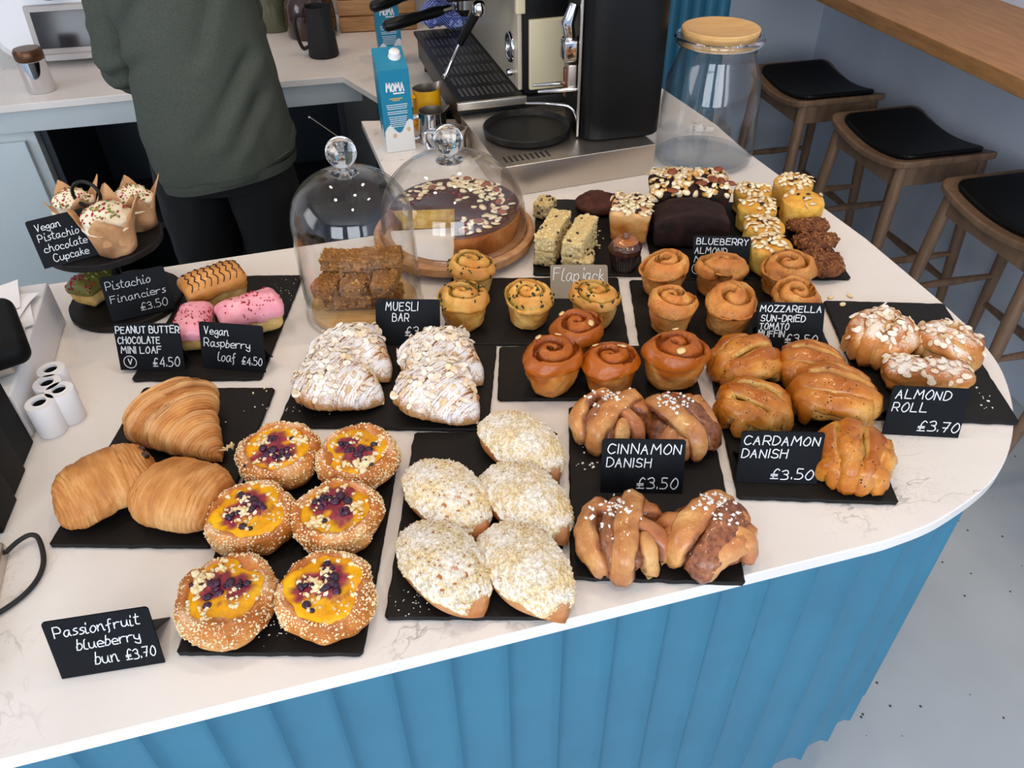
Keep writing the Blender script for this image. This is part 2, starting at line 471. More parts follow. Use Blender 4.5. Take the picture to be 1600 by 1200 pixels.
# black floor strip behind the counter
slab('floor_back', -1.9, -.05, 1.24, 2.75, .0005, .006, MDARK)

# ------------------------------------------------------------------ counter
def dense(pts, closed=False, step=.004):
    out = []
    for a, b in zip(pts[:-1], pts[1:]):
        a = np.array(a); b = np.array(b); k = max(1, int(np.linalg.norm(b-a)/step))
        out += [a+(b-a)*i/k for i in range(k)]
    out.append(np.array(pts[-1])); return np.array(out)
def spline(pts, k=12):
    P = np.array(pts, float); P = np.vstack([2*P[0]-P[1], P, 2*P[-1]-P[-2]]); out = []
    for i in range(1, len(P)-2):
        for t in np.arange(k)/k:
            a, b, c, d = P[i-1], P[i], P[i+1], P[i+2]
            out.append(.5*((2*b)+(c-a)*t+(2*a-5*b+4*c-d)*t*t+(3*b-a-3*c+d)*t**3))
    out.append(P[-2]); return np.array(out)
curve = spline([(.40, .578), (.46, .595), (.536, .628), (.634, .697), (.705, .795), (.744, .90), (.751, .985), (.742, 1.07), (.722, 1.17), (.690, 1.32)], 8)
edge = [(-1.35, .130)] + [tuple(p) for p in curve] + [(.562, 1.749), (.529, 1.911), (.30, 2.60)]
backl = [(-.02, 2.60), (-.02, 1.985), (-.378, 1.985), (-.196, 1.392), (-1.35, 1.07)]
me = M1('worktop', bevprism(edge+backl, CT-.02, CT, .0015), MQ, True, 30)
thing('worktop', 'white veined quartz worktop with rounded right end carrying the pastries', 'worktop', me=me)
# fluted front: a run of concave strips following the edge
path = dense([(-1.35, .130)] + [tuple(p) for p in curve] + [(.562, 1.749), (.529, 1.911), (.30, 2.60)], step=.002)
d = np.gradient(path, axis=0); d /= np.linalg.norm(d, axis=1, keepdims=True); nin = np.stack([-d[:, 1], d[:, 0]], 1)
base = path + nin*.014
s = np.r_[0, np.cumsum(np.linalg.norm(np.diff(base, axis=0), axis=1))]
FW = .066; nfl = int(s[-1]/FW); sm = []
for k in range(nfl):
    for q in range(10): sm.append((k+q/10)*FW)
sm = np.array(sm); ph = (sm/FW) % 1
bx = np.stack([np.interp(sm, s, base[:, 0]), np.interp(sm, s, base[:, 1])], 1); ni = np.stack([np.interp(sm, s, nin[:, 0]), np.interp(sm, s, nin[:, 1])], 1)
dep = .0125*np.sqrt(np.clip(1-(2*ph-1)**2, 0, 1))
outer = bx + ni*dep[:, None]; inner = bx + ni*.05
ring = np.vstack([outer, inner[::-1]]); k = len(ring); zb, zt = CT-.65, CT-.021
V = np.vstack([np.c_[ring, np.full(k, zb)], np.c_[ring, np.full(k, zt)]]); h = len(outer)
F = [(i, (i+1) % k, (i+1) % k+k, i+k) for i in range(k)]
for i in range(h-1):
    F.append((k-1-i, k-2-i, i+1, i)); F.append((k+i, k+i+1, 2*k-2-i, 2*k-1-i))
cb = thing('counter_base', 'teal blue fluted counter front curving under the white worktop', 'counter')
part('fluted_panel', M1('fluted_panel', (V, F), MBLUE, True, 30), cb)
pl = [tuple(p) for p in (base+nin*.20)[::20]]
ring2 = pl + [tuple(p) for p in (base+nin*.24)[::20][::-1]]
part('plinth', M1('plinth', prism(ring2, .0, CT-.021), MMATT), cb, 'dark recessed plinth')
# back panels of the same counter towards the staff side
mb = MB()
mb.add(*box(0, .02, 0, 1.20, .1, CT-.021), T=T(-1.35, 1.03, 0, rz=-74.4))
part('staff_side_panel', mb.mesh('staff_panel', MCAB), cb, 'pale staff-side panel')
mb = MB().add(*box(0, .02, 0, .56, .1, CT-.021), T=T(-.185, 1.42, 0, rz=17.0))
part('staff_side_panel', mb.mesh('staff_panel', MMATT), cb)

# blue fluted partition beyond the counter
mb = MB(); n = 14; P = []
x0, x1 = .18, .775
for q in np.linspace(0, 1, 14*9+1):
    P.append((x0+(x1-x0)*q, 2.88-.02*abs(math.sin(q*14*math.pi))**.6*-1-.02))
P += [(x1, 2.98), (x0, 2.98)]
o = thing('fluted_partition', 'blue fluted partition standing behind the grinder and glass jar', 'partition', me=M1('fluted_partition', prism(P, 0, 2.2), MBLUE, True, 30))

# back worktop with its cabinets
be = [(-2.0, 1.99), (-1.397, 2.147), (-1.038, 2.236), (-.483, 2.345), (-.335, 2.128), (-.021, 2.128), (-.021, 2.62), (.2, 2.70), (.2, 3.04), (-2.0, 3.04)]
thing('worktop', 'white quartz back worktop behind the person holding coffee things', 'worktop', me=M1('back_worktop', bevprism(be, CT-.02, CT, .0015), MQ, True, 30))
ang = math.degrees(math.atan2(.198, .914))
c = thing('base_cabinet', 'pale grey cabinet with a tall door under the back worktop at far left', 'cabinet', loc=(-1.36, 2.19, 0), rz=ang)
part('body', M1('body', box(-.70, -.0, .0, .5, .006, CT-.021), MCAB), c)
part('door', M1('door', box(-.66, -.028, -.018, .0, .08, CT-.11, .002), plain('door_grey', (196, 206, 208), .45)), c)
part('apron', M1('apron', box(-.70, .94, -.012, .018, CT-.085, CT-.021, .002), MCAB), c)
c2 = thing('base_cabinet', 'dark open under-counter cabinet beside the person in the green top', 'cabinet', loc=(-1.36, 2.19, 0), rz=ang)
mb = MB()
for q in (box(.004, .024, .03, .5, .006, CT-.09), box(.86, .88, .03, .5, .006, CT-.09), box(.024, .86, .48, .5, .006, CT-.09), box(.024, .86, .03, .48, .006, .03)): mb.add(*q)
part('body', mb.mesh('body', plain('dark_navy_board', (30, 38, 46), .5)), c2)
part('shelf', M1('shelf', box(.024, .86, .1, .48, .42, .44), MMATT), c2)
c3 = thing('undercounter_fridge', 'black fronted fridge under the side worktop below the coffee machine', 'fridge', loc=(0, 0, 0))
part('body', M1('body', prism([(-.40, 2.40), (-.322, 2.15), (-.03, 2.15), (-.03, 2.6), (-.40, 2.6)], .006, CT-.021), MBLK), c3)
part('door', M1('door', box(-.33, -.03, 2.128, 2.149, .08, CT-.05), MBLK), c3)
kb = thing('knock_box', 'black knock box sunk in the gap of the side worktop', 'box', loc=(-.19, 2.06, 0))
mb = MB()
for q in (box(-.14, .16, -.06, .055, CT-.2, CT-.19), box(-.14, -.13, -.06, .055, CT-.19, CT-.02), box(.15, .16, -.06, .055, CT-.19, CT-.02), box(-.13, .15, -.06, -.05, CT-.19, CT-.02), box(-.13, .15, .045, .055, CT-.19, CT-.02)): mb.add(*q)
part('body', mb.mesh('body', MBLK), kb); part('bar', M1('bar', tube([(-.135, 0, CT-.05), (.155, 0, CT-.05)], .012), MMATT), kb)
bn = thing('waste_bin', 'dark grey bin with a red label behind the counter', 'bin', loc=(-.60, 1.62, .006), rz=15)
mb = MB().add(*box(-.11, .11, -.13, .13, .0, .52, .02))
part('body', mb.mesh('body', plain('grey_bin', (62, 64, 67), .5)), bn)
part('label', M1('label', box(-.045, .045, -.134, -.129, .43, .46, .001), plain('red_label', (170, 40, 34), .5)), bn)
part('lid', M1('lid', box(-.115, .115, -.135, .135, .52, .545, .008), MBLK), bn)

# bar shelf and stools on the right
V, F = box(-.43, 0, -3.2, 1.26, CT+.095, CT+.135, .003)
o = thing('bar_shelf', 'long oak bar shelf fixed to the right wall above the stools', 'shelf', me=M1('bar_shelf', (V, F), MOAK)); o.location = RWLOC; o.rotation_euler = RWROT
SH = CT-.2
def stool_parts():
    P = []
    # local x: towards the wall; local y: along the wall; the seat dips along y
    sag = lambda y: .028*(y/.205)**2 - .0
    nx, ny = 9, 25; hx, hy = .165, .205
    def sheet(hx, hy, z0, z1, m, rr=.02):
        V, F = rbox(hx, hy, (z1-z0)/2, min(rr, (z1-z0)/2.02), 14); V = V + [0, 0, (z0+z1)/2]
        r = .035   # round the plan corners
        c = np.clip(V[:, :2], [-(hx-r), -(hy-r)], [hx-r, hy-r]); dd = V[:, :2]-c; l = np.linalg.norm(dd, axis=1)
        k = (np.abs(V[:, 0]) > hx-r) & (np.abs(V[:, 1]) > hy-r) & (l > 1e-6)
        mx = np.maximum(np.abs(dd[:, 0]), np.abs(dd[:, 1]))
        V[k, :2] = c[k] + dd[k]/l[k, None]*mx[k, None]
        V[:, 2] += .034*(V[:, 1]/.205)**2 - .028
        return V, F
    P.append(('seat', M1('seat', sheet(.165, .205, -.022, 0, 0, .006), MSTOOL), 'dished wooden seat frame'))
    P.append(('cushion', M1('cushion', sheet(.138, .176, -.002, .016, 0, .008), MSEATL), 'black leather pad'))
    for sx in (-1, 1): P.append(('apron', M1('apron', box(sx*.135-.009, sx*.135+.009, -.155, .155, -.088, -.03, .003), MSTOOL), None))
    for sy in (-1, 1): P.append(('apron', M1('apron', box(-.13, .13, sy*.17-.009, sy*.17+.009, -.085, -.022, .003), MSTOOL), None))
    tp = {}
    for sx in (-1, 1):
        for sy in (-1, 1):
            a = np.array([sx*.132, sy*.168, -.022]); b = np.array([sx*.165, sy*.205, -SH])
            tp[sx, sy] = (a, b)
            P.append(('leg', M1('leg', tube([a+(b-a)*t for t in (0, .25, .6, 1)], [.017, .0185, .016, .011], 14), MSTOOL), None))
    def bar(p, q, t1, t2, r=.0105):
        a = tp[p][0]+(tp[p][1]-tp[p][0])*t1; b = tp[q][0]+(tp[q][1]-tp[q][0])*t2
        P.append(('stretcher', M1('stretcher', tube([a, a+(b-a)*.25, (a+b)/2, a+(b-a)*.75, b], [r*.7, r, r*1.2, r, r*.7], 12), MSTOOL), None))
    bar((-1, -1), (-1, 1), .62, .62, .012); bar((1, -1), (1, 1), .62, .62, .012)
    bar((-1, -1), (1, -1), .47, .47); bar((-1, 1), (1, 1), .47, .47)
    return P
SP = stool_parts()
f2 = np.array([1.133, 2.095]); stp = np.array([.137, -.503])
SLAB = ['farthest bar stool, its black seat right behind the glass jar', 'second farthest bar stool, whole black seat in view under the shelf',
        'bar stool nearest the camera with part of its seat in view', 'bar stool of which one foot shows beside the rounded counter end']
ux = np.array([.977, .203]); uy = np.array([-.196, .98])
for i in range(4):
    F0 = f2 + stp*(i-1)
    c = F0 + ux*.165 + uy*.205
    o = thing('bar_stool', SLAB[i], 'stool', loc=(c[0], c[1], SH), rz=11.3, group='bar stools along the right wall')
    for nm, me, lb in SP: part(nm, me, o, lb)

# ------------------------------------------------------------------ pastry materials
PM = {}
PM['croissant'] = pastry('croissant_crust', [(138, 76, 32), (192, 120, 58), (222, 166, 100)], 12, .42, stretch=(4.5, 1, 1), A=(228, 184, 128), bump=.45, coat=.1)
PM['pain'] = pastry('laminated_crust', [(158, 92, 46), (202, 138, 78), (226, 174, 114)], 14, .5, stretch=(5, 1, 1), A=(168, 94, 44), bump=.5, spec=.25)
PM['bun'] = pastry('bun_dough', [(150, 80, 32), (194, 118, 54), (216, 156, 92)], 30, .45, A=(222, 176, 118), dust=.40, dthr=.75)
PM['custard'] = pastry('yellow_custard', [(206, 128, 10), (232, 164, 14), (240, 186, 40)], 40, .3, B=((70, 10, 44), (150, 40, 70)), bump=.3)
PM['berry'] = pastry('blueberry_skin', [(24, 10, 26), (46, 14, 44), (92, 22, 60)], 120, .25, bump=.3, spec=.5)
PM['crumb'] = pastry('crumble', [(206, 164, 100), (226, 196, 138), (238, 220, 178)], 120, .75, A=(240, 226, 192))
PM['sugar'] = plain('pearl_sugar', (240, 234, 224), .5, nz=.06)
PM['ovaldough'] = pastry('enriched_dough', [(146, 82, 44), (186, 116, 66), (208, 148, 98)], 30, .5, dust=.5, dthr=.9)
PM['ovalcrumb'] = pastry('dusted_crumble', [(200, 158, 96), (216, 184, 124), (226, 202, 154)], 150, .85, A=(230, 206, 152), dust=.95, dthr=.12, bump=.5)
PM['almcro'] = pastry('dusted_croissant', [(140, 80, 40), (186, 122, 68), (214, 164, 106)], 46, .55, A=(214, 170, 116), dust=1.0, dthr=-.15, bump=.5, dcol=(240, 238, 238))
PM['flake'] = pastry('almond_flake', [(232, 208, 160), (242, 226, 188), (248, 238, 212)], 90, .55, A=(200, 146, 92), bump=.1)
PM['dflake'] = pastry('dusted_almond_flake', [(216, 178, 126), (230, 204, 160), (238, 220, 186)], 90, .6, A=(190, 136, 84), dust=.95, dthr=-.05, bump=.1)
PM['spin'] = pastry('golden_savoury_dough', [(190, 118, 50), (222, 164, 84), (234, 192, 116)], 32, .42, A=(176, 98, 40), B=((52, 60, 20), (170, 150, 62)), bump=.35)
PM['spinleaf'] = plain('wilted_spinach', (34, 44, 18), .5)
PM['tom'] = pastry('baked_savoury_dough', [(176, 98, 44), (208, 140, 74), (222, 168, 98)], 34, .45, A=(176, 92, 46), B=((104, 44, 18), (176, 124, 52)), spots=(92, 60, 24), bump=.35)
PM['stick'] = pastry('sticky_bun_dough', [(172, 98, 40), (206, 136, 66), (224, 166, 96)], 30, .35, A=(164, 80, 20), B=((92, 34, 10), (150, 68, 20)), coat=.22, bump=.25, spec=.3)
PM['card'] = pastry('glazed_knot_dough', [(168, 88, 26), (206, 132, 54), (228, 172, 92)], 26, .32, A=(158, 80, 26), B=((200, 150, 74), (224, 186, 110)), spots=(44, 30, 18), coat=.35, spsc=190)
PM['cinn'] = pastry('cinnamon_knot_dough', [(164, 98, 54), (204, 144, 86), (226, 178, 114)], 28, .3, A=(176, 104, 66), B=((84, 40, 26), (150, 92, 62)), coat=.45, bump=.6, bsc=160)
PM['almroll'] = pastry('almond_roll_dough', [(166, 92, 40), (206, 138, 72), (228, 178, 112)], 28, .4, A=(180, 108, 52), B=((206, 160, 92), (226, 186, 122)), dust=.9, dthr=.45, coat=.15)
PM['loafpb'] = pastry('pale_sponge', [(196, 150, 80), (222, 182, 108), (232, 202, 140)], 60, .7, A=(170, 100, 44), bump=.5)
PM['caramel'] = pastry('caramel_icing', [(186, 120, 58), (206, 142, 76), (218, 158, 92)], 30, .35, bump=.05, coat=.2)
PM['choc'] = plain('dark_chocolate', (52, 24, 18), .3, nz=.3, nsc=60)
PM['pink'] = pastry('pink_icing', [(226, 138, 152), (238, 160, 172), (244, 182, 190)], 30, .35, bump=.08, coat=.2)
PM['rasp'] = plain('freeze_dried_raspberry', (156, 14, 36), .6, nz=.4, nsc=90)
PM['pist'] = plain('chopped_pistachio', (126, 132, 52), .7, nz=.35, nsc=140)
PM['yellowcake'] = pastry('yellow_almond_cake', [(206, 146, 54), (228, 178, 82), (236, 198, 112)], 60, .65, A=(186, 112, 44), bump=.5)
PM['oat'] = pastry('oat_cookie', [(64, 32, 18), (112, 64, 36), (146, 92, 54)], 90, .6, bump=.8, bsc=220)
PM['oatbit'] = pastry('oat_flake', [(112, 66, 38), (150, 98, 60), (168, 118, 78)], 60, .6)
PM['choccookie'] = pastry('chocolate_cookie', [(50, 24, 18), (78, 40, 30), (94, 52, 40)], 40, .7, bump=.5)
PM['flap'] = pastry('pale_oat_bar', [(168, 138, 88), (218, 192, 138), (234, 214, 170)], 190, .75, A=(226, 196, 132), bump=.9, bsc=260)
PM['flapbit'] = pastry('pale_oats', [(206, 176, 120), (224, 200, 150), (234, 216, 172)], 90, .7)
PM['raisin'] = plain('raisin', (48, 26, 22), .5, nz=.3)
PM['muesli'] = pastry('muesli_bar', [(84, 50, 32), (140, 96, 64), (178, 132, 90)], 150, .6, A=(150, 96, 46), bump=.9, bsc=240)
PM['mueslibit'] = pastry('golden_oats', [(132, 82, 38), (176, 122, 60), (200, 152, 84)], 90, .6)
PM['cchocloaf'] = pastry('chocolate_loaf', [(24, 11, 9), (40, 20, 16), (54, 28, 22)], 60, .8, bump=.6)
PM['pecan'] = plain('pecan', (136, 66, 32), .5, nz=.3, nsc=120)
PM['nut'] = pastry('chopped_nuts', [(180, 116, 50), (214, 160, 88), (230, 194, 132)], 90, .6)
PM['cream'] = pastry('buttercream', [(222, 202, 168), (236, 220, 190), (242, 230, 206)], 30, .5, bump=.1)
PM['kraft'] = pastry('kraft_paper', [(164, 118, 78), (192, 146, 102), (204, 160, 118)], 30, .8, A=(92, 54, 34), bump=.2)
PM['chocsponge'] = pastry('chocolate_sponge', [(40, 22, 16), (60, 34, 24), (74, 44, 32)], 80, .8, bump=.6)
PM['foil'] = plain('dark_baking_cup', (38, 22, 22), .35)
PM['gan'] = plain('chocolate_ganache', (66, 34, 24), .25, coat=.3)
PM['car2'] = plain('caramel_sauce', (158, 92, 40), .2, coat=.6)
PM['crust'] = pastry('tart_crust', [(126, 64, 28), (164, 92, 44), (190, 122, 66)], 30, .5)
PM['sponge'] = pastry('yellow_crumb', [(186, 130, 40), (218, 172, 76), (232, 200, 120)], 90, .8, bump=.9)
PM['glaze'] = pastry('chocolate_glaze', [(62, 30, 20), (78, 40, 28), (90, 48, 34)], 20, .2, bump=0, coat=.15, spec=.45)
SL = .006    # thickness of a slate

# ------------------------------------------------------------------ pastry shapes: each returns [(part name, mesh, label)], first is the body
def roll_muffin(mat, R=.045, H=.066, rb=.031, turns=2.4, amp=.010, seed=0, glaze=False, lean=.0):
    nu, nv = 84, 58; P = np.zeros((nv, nu, 3)); B = np.zeros((nv, nu)); A = np.zeros((nv, nu))
    an = np.arange(nu)/nu*2*math.pi; r_ = np.random.default_rng(seed); ph0 = r_.random()
    wob = 1+.05*np.sin(an*2+r_.random()*6)+.03*np.sin(an*3+r_.random()*6)
    for j in range(nv):
        v = j/(nv-1)
        if v < .08: r, z = rb*v/.08, 0
        elif v < .38:
            q = (v-.08)/.30; r, z = rb+(R*.93-rb)*q**.85, H*.60*q
        elif v < .48:
            q = (v-.38)/.10; r = R*(.93+.09*math.sin(q*math.pi/2)); z = H*(.60+.10*q)
        else: r = None
        if r is not None:
            P[j, :, 0] = r*np.cos(an)*wob; P[j, :, 1] = r*np.sin(an)*wob; P[j, :, 2] = z
            A[j] = .35*max(0, (z/H-.35))*2
        else:
            rho = 1-(v-.48)/.52
            rr = R*1.02*rho
            ph = rho*turns - an/(2*math.pi) + ph0
            s = ph % 1
            bump = 1-np.abs(2*s-1)**3.2
            saw = np.where(s > .12, (1-s)*.5, 0)
            edge = min(1, (1-rho)*7)*min(1, rho*3+.35)
            zz = H*(.70+.24*math.sqrt(max(0, 1-rho**2.2))) + amp*edge*(bump*.9+saw*1.7-.75) + lean*rr*np.cos(an)
            P[j, :, 0] = rr*np.cos(an)*wob; P[j, :, 1] = rr*np.sin(an)*wob; P[j, :, 2] = zz
            B[j] = edge*np.clip(1.45-bump*1.7, 0, 1); A[j] = .75*np.clip(bump-.35, 0, 1)*(.5+.5*np.sin(an*2+seed))
            if glaze: A[j] = .9
    P[0] = P[0, 0]*0; P[-1] = [0, 0, P[-1, :, 2].mean()]
    if glaze:   # glaze runs part way down the sides
        for j in range(nv):
            v = j/(nv-1)
            if v < .48: A[j] = np.clip((v-.30-.10*np.sin(an*3+seed)-.05*np.sin(an*7))*9, 0, .9)
    V, F, idx = grid(P); a = gattr(idx, len(V), A); b = gattr(idx, len(V), B)
    if turns:
        V = V + vnorm(V, F)*(nz(V, 42, seed, 3)*.0030+nz(V, 20, seed+7)*.0038)[:, None]
    V[:, 2] -= V[:, 2].min()
    top = (V, F)
    return MB().add(V, F, 0, a, b).mesh('roll', mat), top
def band(R, H, ang, off, w, th, lift, bend=0.0, s0=-1.1, s1=1.1, seed=0, ridge=.08):
    """strip of dough laid over a dome: direction, sideways offset, bow, start and end along it"""
    n, k = 34, 18; s = np.linspace(s0, s1, n); L = math.sqrt(max(.02, 1-off*off)); ca, sa = math.cos(ang), math.sin(ang); P = []; N = []
    for q in s:
        u = q*L; o = off+bend*(1-min(1, q*q)); px, py = ca*u-sa*o, sa*u+ca*o; rr = math.hypot(px, py)
        if rr > .97: px, py = px/rr*.97, py/rr*.97
        z = H*(.34+.64*math.sqrt(max(.0, 1-min(rr, .99)**2))**.8); over = max(0, abs(q)-.82); z -= H*over*1.7; sc = 1-.22*over
        P.append((R*px*sc, R*py*sc, max(z, th*.9))); nn = np.array([px/R, py/R, .85*math.sqrt(max(.02, 1-rr*rr))/H]); N.append(nn/np.linalg.norm(nn))
    P = np.array(P); N = np.array(N); tg = np.gradient(P, axis=0); tg /= np.linalg.norm(tg, axis=1, keepdims=True)
    an = np.arange(k)/k*2*math.pi; rows = []; t01 = np.linspace(0, 1, n)
    for i in range(n):
        b = np.cross(tg[i], N[i]); b /= np.linalg.norm(b); nn = np.cross(b, tg[i])
        e = abs(t01[i]*2-1); cap = math.sqrt(max(0, 1-max(0, (e-.86)/.14)**2))*.55+.45
        ww = w*(1-.22*e**2)*cap; tt = th*cap; c = P[i]+nn*(lift*(1-e**4))
        x = np.cos(an); y = np.sin(an); sx = np.sign(x)*np.abs(x)**.8
        rg = 1+ridge*np.cos(x*7+1)
        rows.append(c + (sx*ww)[:, None]*b + (y*tt*rg)[:, None]*nn)
    rows = [np.repeat(rows[0].mean(0)[None], k, 0)] + rows + [np.repeat(rows[-1].mean(0)[None], k, 0)]
    V, F, _ = grid(np.array(rows)); F = [f[::-1] for f in F]; V = V + vnorm(V, F)*(nz(V, 55, seed, 3)*.0030+nz(V, 24, seed+5)*.0035)[:, None]
    V[:, 2] = np.maximum(V[:, 2], .0004)
    ed = np.r_[0, np.tile(np.clip((np.abs(np.cos(an))-.80)*7, 0, 1)*(np.sin(an) < .62), n), 0]
    return V, F, ed
def ball(R, H, seed=0, amp=.004, nu=48, nv=26, e=.8):
    an = np.arange(nu)/nu*2*math.pi; P = np.zeros((nv, nu, 3))
    for j in range(nv):
        t = -math.pi/2+math.pi*j/(nv-1); r = max(0, math.cos(t))**e; z = math.sin(t)
        z = H*(.36+.64*z) if z > 0 else H*.36*(1+max(z*1.15, -1))
        P[j] = np.stack([R*r*np.cos(an), R*r*np.sin(an), np.full(nu, z)], 1)
    P[0, :, :2] = 0; P[-1, :, :2] = 0
    V, F, idx = grid(P); V = disp(V, F, 40, amp, seed, 3); V[:, 2] -= V[:, 2].min(); return V, F
def knot(mat, bands, R=.048, H=.045, seed=0, fill=1.0, br=.90, bh=.86):
    mb = MB(); V, F = ball(R*br, H*bh, seed, .006); mb.add(V, F, 0, .3, fill)
    r = np.random.default_rng(seed); al = [V]; fl = list(F); o = len(V)
    for i, bd in enumerate(bands):
        bd = list(bd)+[0.0, -1.1, 1.1, 0.0][len(bd)-5:]
        v, f, ed = band(R, H, math.radians(bd[0]), bd[1], bd[2], bd[3], bd[4], bd[5], bd[6], bd[7], seed*11+i)
        mb.add(v, f, 0, np.clip(r.uniform(-.1, .45)+nz(v, 26, seed+i)*.8, 0, .9), np.maximum(bd[8], ed*np.clip(.75+nz(v, 45, seed+i)*1.2, 0, .95))); al.append(v); fl += [tuple(q+o for q in g) for g in f]; o += len(v)
    return mb.mesh('knot', mat), (np.concatenate(al), fl)
def sweep(axis, rad, hz, n=44, low=.45):
    """fat curved body lying on the slate: axis in plan, half width rad, height hz"""
    m = len(axis); an = np.arange(n)/n*2*math.pi; tg = np.gradient(axis, axis=0); tg /= np.linalg.norm(tg, axis=1, keepdims=True)
    P = np.zeros((m, n, 3))
    for i in range(m):
        nx, ny = -tg[i, 1], tg[i, 0]
        y = np.cos(an); z = np.sin(an)
        P[i, :, 0] = axis[i, 0]+nx*rad[i]*y; P[i, :, 1] = axis[i, 1]+ny*rad[i]*y
        P[i, :, 2] = np.where(z > 0, z*(1-low)+low, low*(1-np.abs(z)**.7*1.0))*hz[i]
    return P
def croissant(mat, L=.145, Wd=.048, H=.056, bend=.25, seed=0, seg=7, asym=0.0, name='crust'):
    m, n = 190, 56; t = np.linspace(-1, 1, m); ax = np.stack([t*L/2, bend*L*(.35-t*t*.5)*.6], 1)
    prof = (1-np.abs(t)**2.1)**.62*(.62+.38*np.exp(-(t*1.9)**2)) + .16*(1-np.abs(t)**8)
    if asym:
        tt = np.clip(t+asym*(1-t*t), -1, 1); prof = (1-np.abs(tt)**2.6)**.6*(.50+.50*np.exp(-((tt)*1.55)**2)) + .17*(1-np.abs(t)**10)
    P = sweep(ax, Wd*prof, H*prof**.75, n)
    an = np.arange(n)/n*2*math.pi
    A = np.zeros((m, n))
    for i in range(m):
        ph = (abs(t[i])*seg*.5 + .10*np.sin(an+.6)*(1 if t[i] > 0 else -1)) ; s = ph % 1
        k = .105*(np.clip(s*1.0, 0, 1)-.5)*(1-.4*abs(t[i]))*-1 - .05*np.exp(-((np.minimum(s, 1-s))/.07)**2)
        ln = np.sin(t[i]*150+1.5*np.sin(an*1.0)+np.sin(an*3.1+t[i]*9)*.9); k = k+.0085*ln
        c = P[i].mean(0); c[2] = P[i, :, 2].min()
        P[i] = c + (P[i]-c)*(1+k)[:, None]
        A[i] = np.clip(1-s*2.2, 0, 1)*.45+np.clip(ln, 0, 1)*.30
    P[0] = P[0].mean(0); P[-1] = P[-1].mean(0)
    V, F, idx = grid(P); a = gattr(idx, len(V), A)
    q = V.copy(); q[:, 0] *= 3.2
    V = V + vnorm(V, F)*((nz(q, 55, seed, 3))*.0016 + nz(V, 24, seed+3)*.0035)[:, None]
    V[:, 2] -= V[:, 2].min(); f2 = F if np.sum(np.cross(V[F[500][1]]-V[F[500][0]], V[F[500][2]]-V[F[500][0]])*(V[F[500][0]]-V.mean(0))) > 0 else [f[::-1] for f in F]
    return MB().add(V, f2, 0, a).mesh(name, mat), (V, f2)
def pain(mat, L=.115, Wd=.052, H=.058, seed=0):
    m, n = 150, 64; t = np.linspace(-1, 1, m); ax = np.stack([t*L/2, t*0], 1)
    prof = (1-np.abs(t)**3.2)**.48
    P = sweep(ax, Wd*prof, H*prof**.8, n, .42); an = np.arange(n)/n*2*math.pi; A = np.zeros((m, n))
    for i in range(m):
        lines = np.sin(t[i]*85+2.6*np.sin(an*1.0+seed)+1.6*np.sin(an*2.3)+.8*np.sin(an*5.1+t[i]*6))
        e = np.clip((abs(t[i])-.25)*1.6, 0, 1); k = .016*lines*e - .03*np.exp(-((t[i]-.28-.12*np.sin(an))/.03)**2)
        c = P[i].mean(0); c[2] = P[i, :, 2].min(); P[i] = c+(P[i]-c)*(1+k)[:, None]
        A[i] = np.clip(-lines*.75, 0, 1)*e*.8
    P[0] = P[0].mean(0); P[-1] = P[-1].mean(0)
    V, F, idx = grid(P); a = gattr(idx, len(V), A)
    V = V + vnorm(V, F)*(nz(V, 70, seed, 3)*.002+nz(V, 18, seed+3)*.005)[:, None]; V[:, 2] -= V[:, 2].min()
    f2 = F if np.sum(np.cross(V[F[500][1]]-V[F[500][0]], V[F[500][2]]-V[F[500][0]])*(V[F[500][0]]-V.mean(0))) > 0 else [f[::-1] for f in F]
    return MB().add(V, f2, 0, a).mesh('crust', mat), (V, f2)
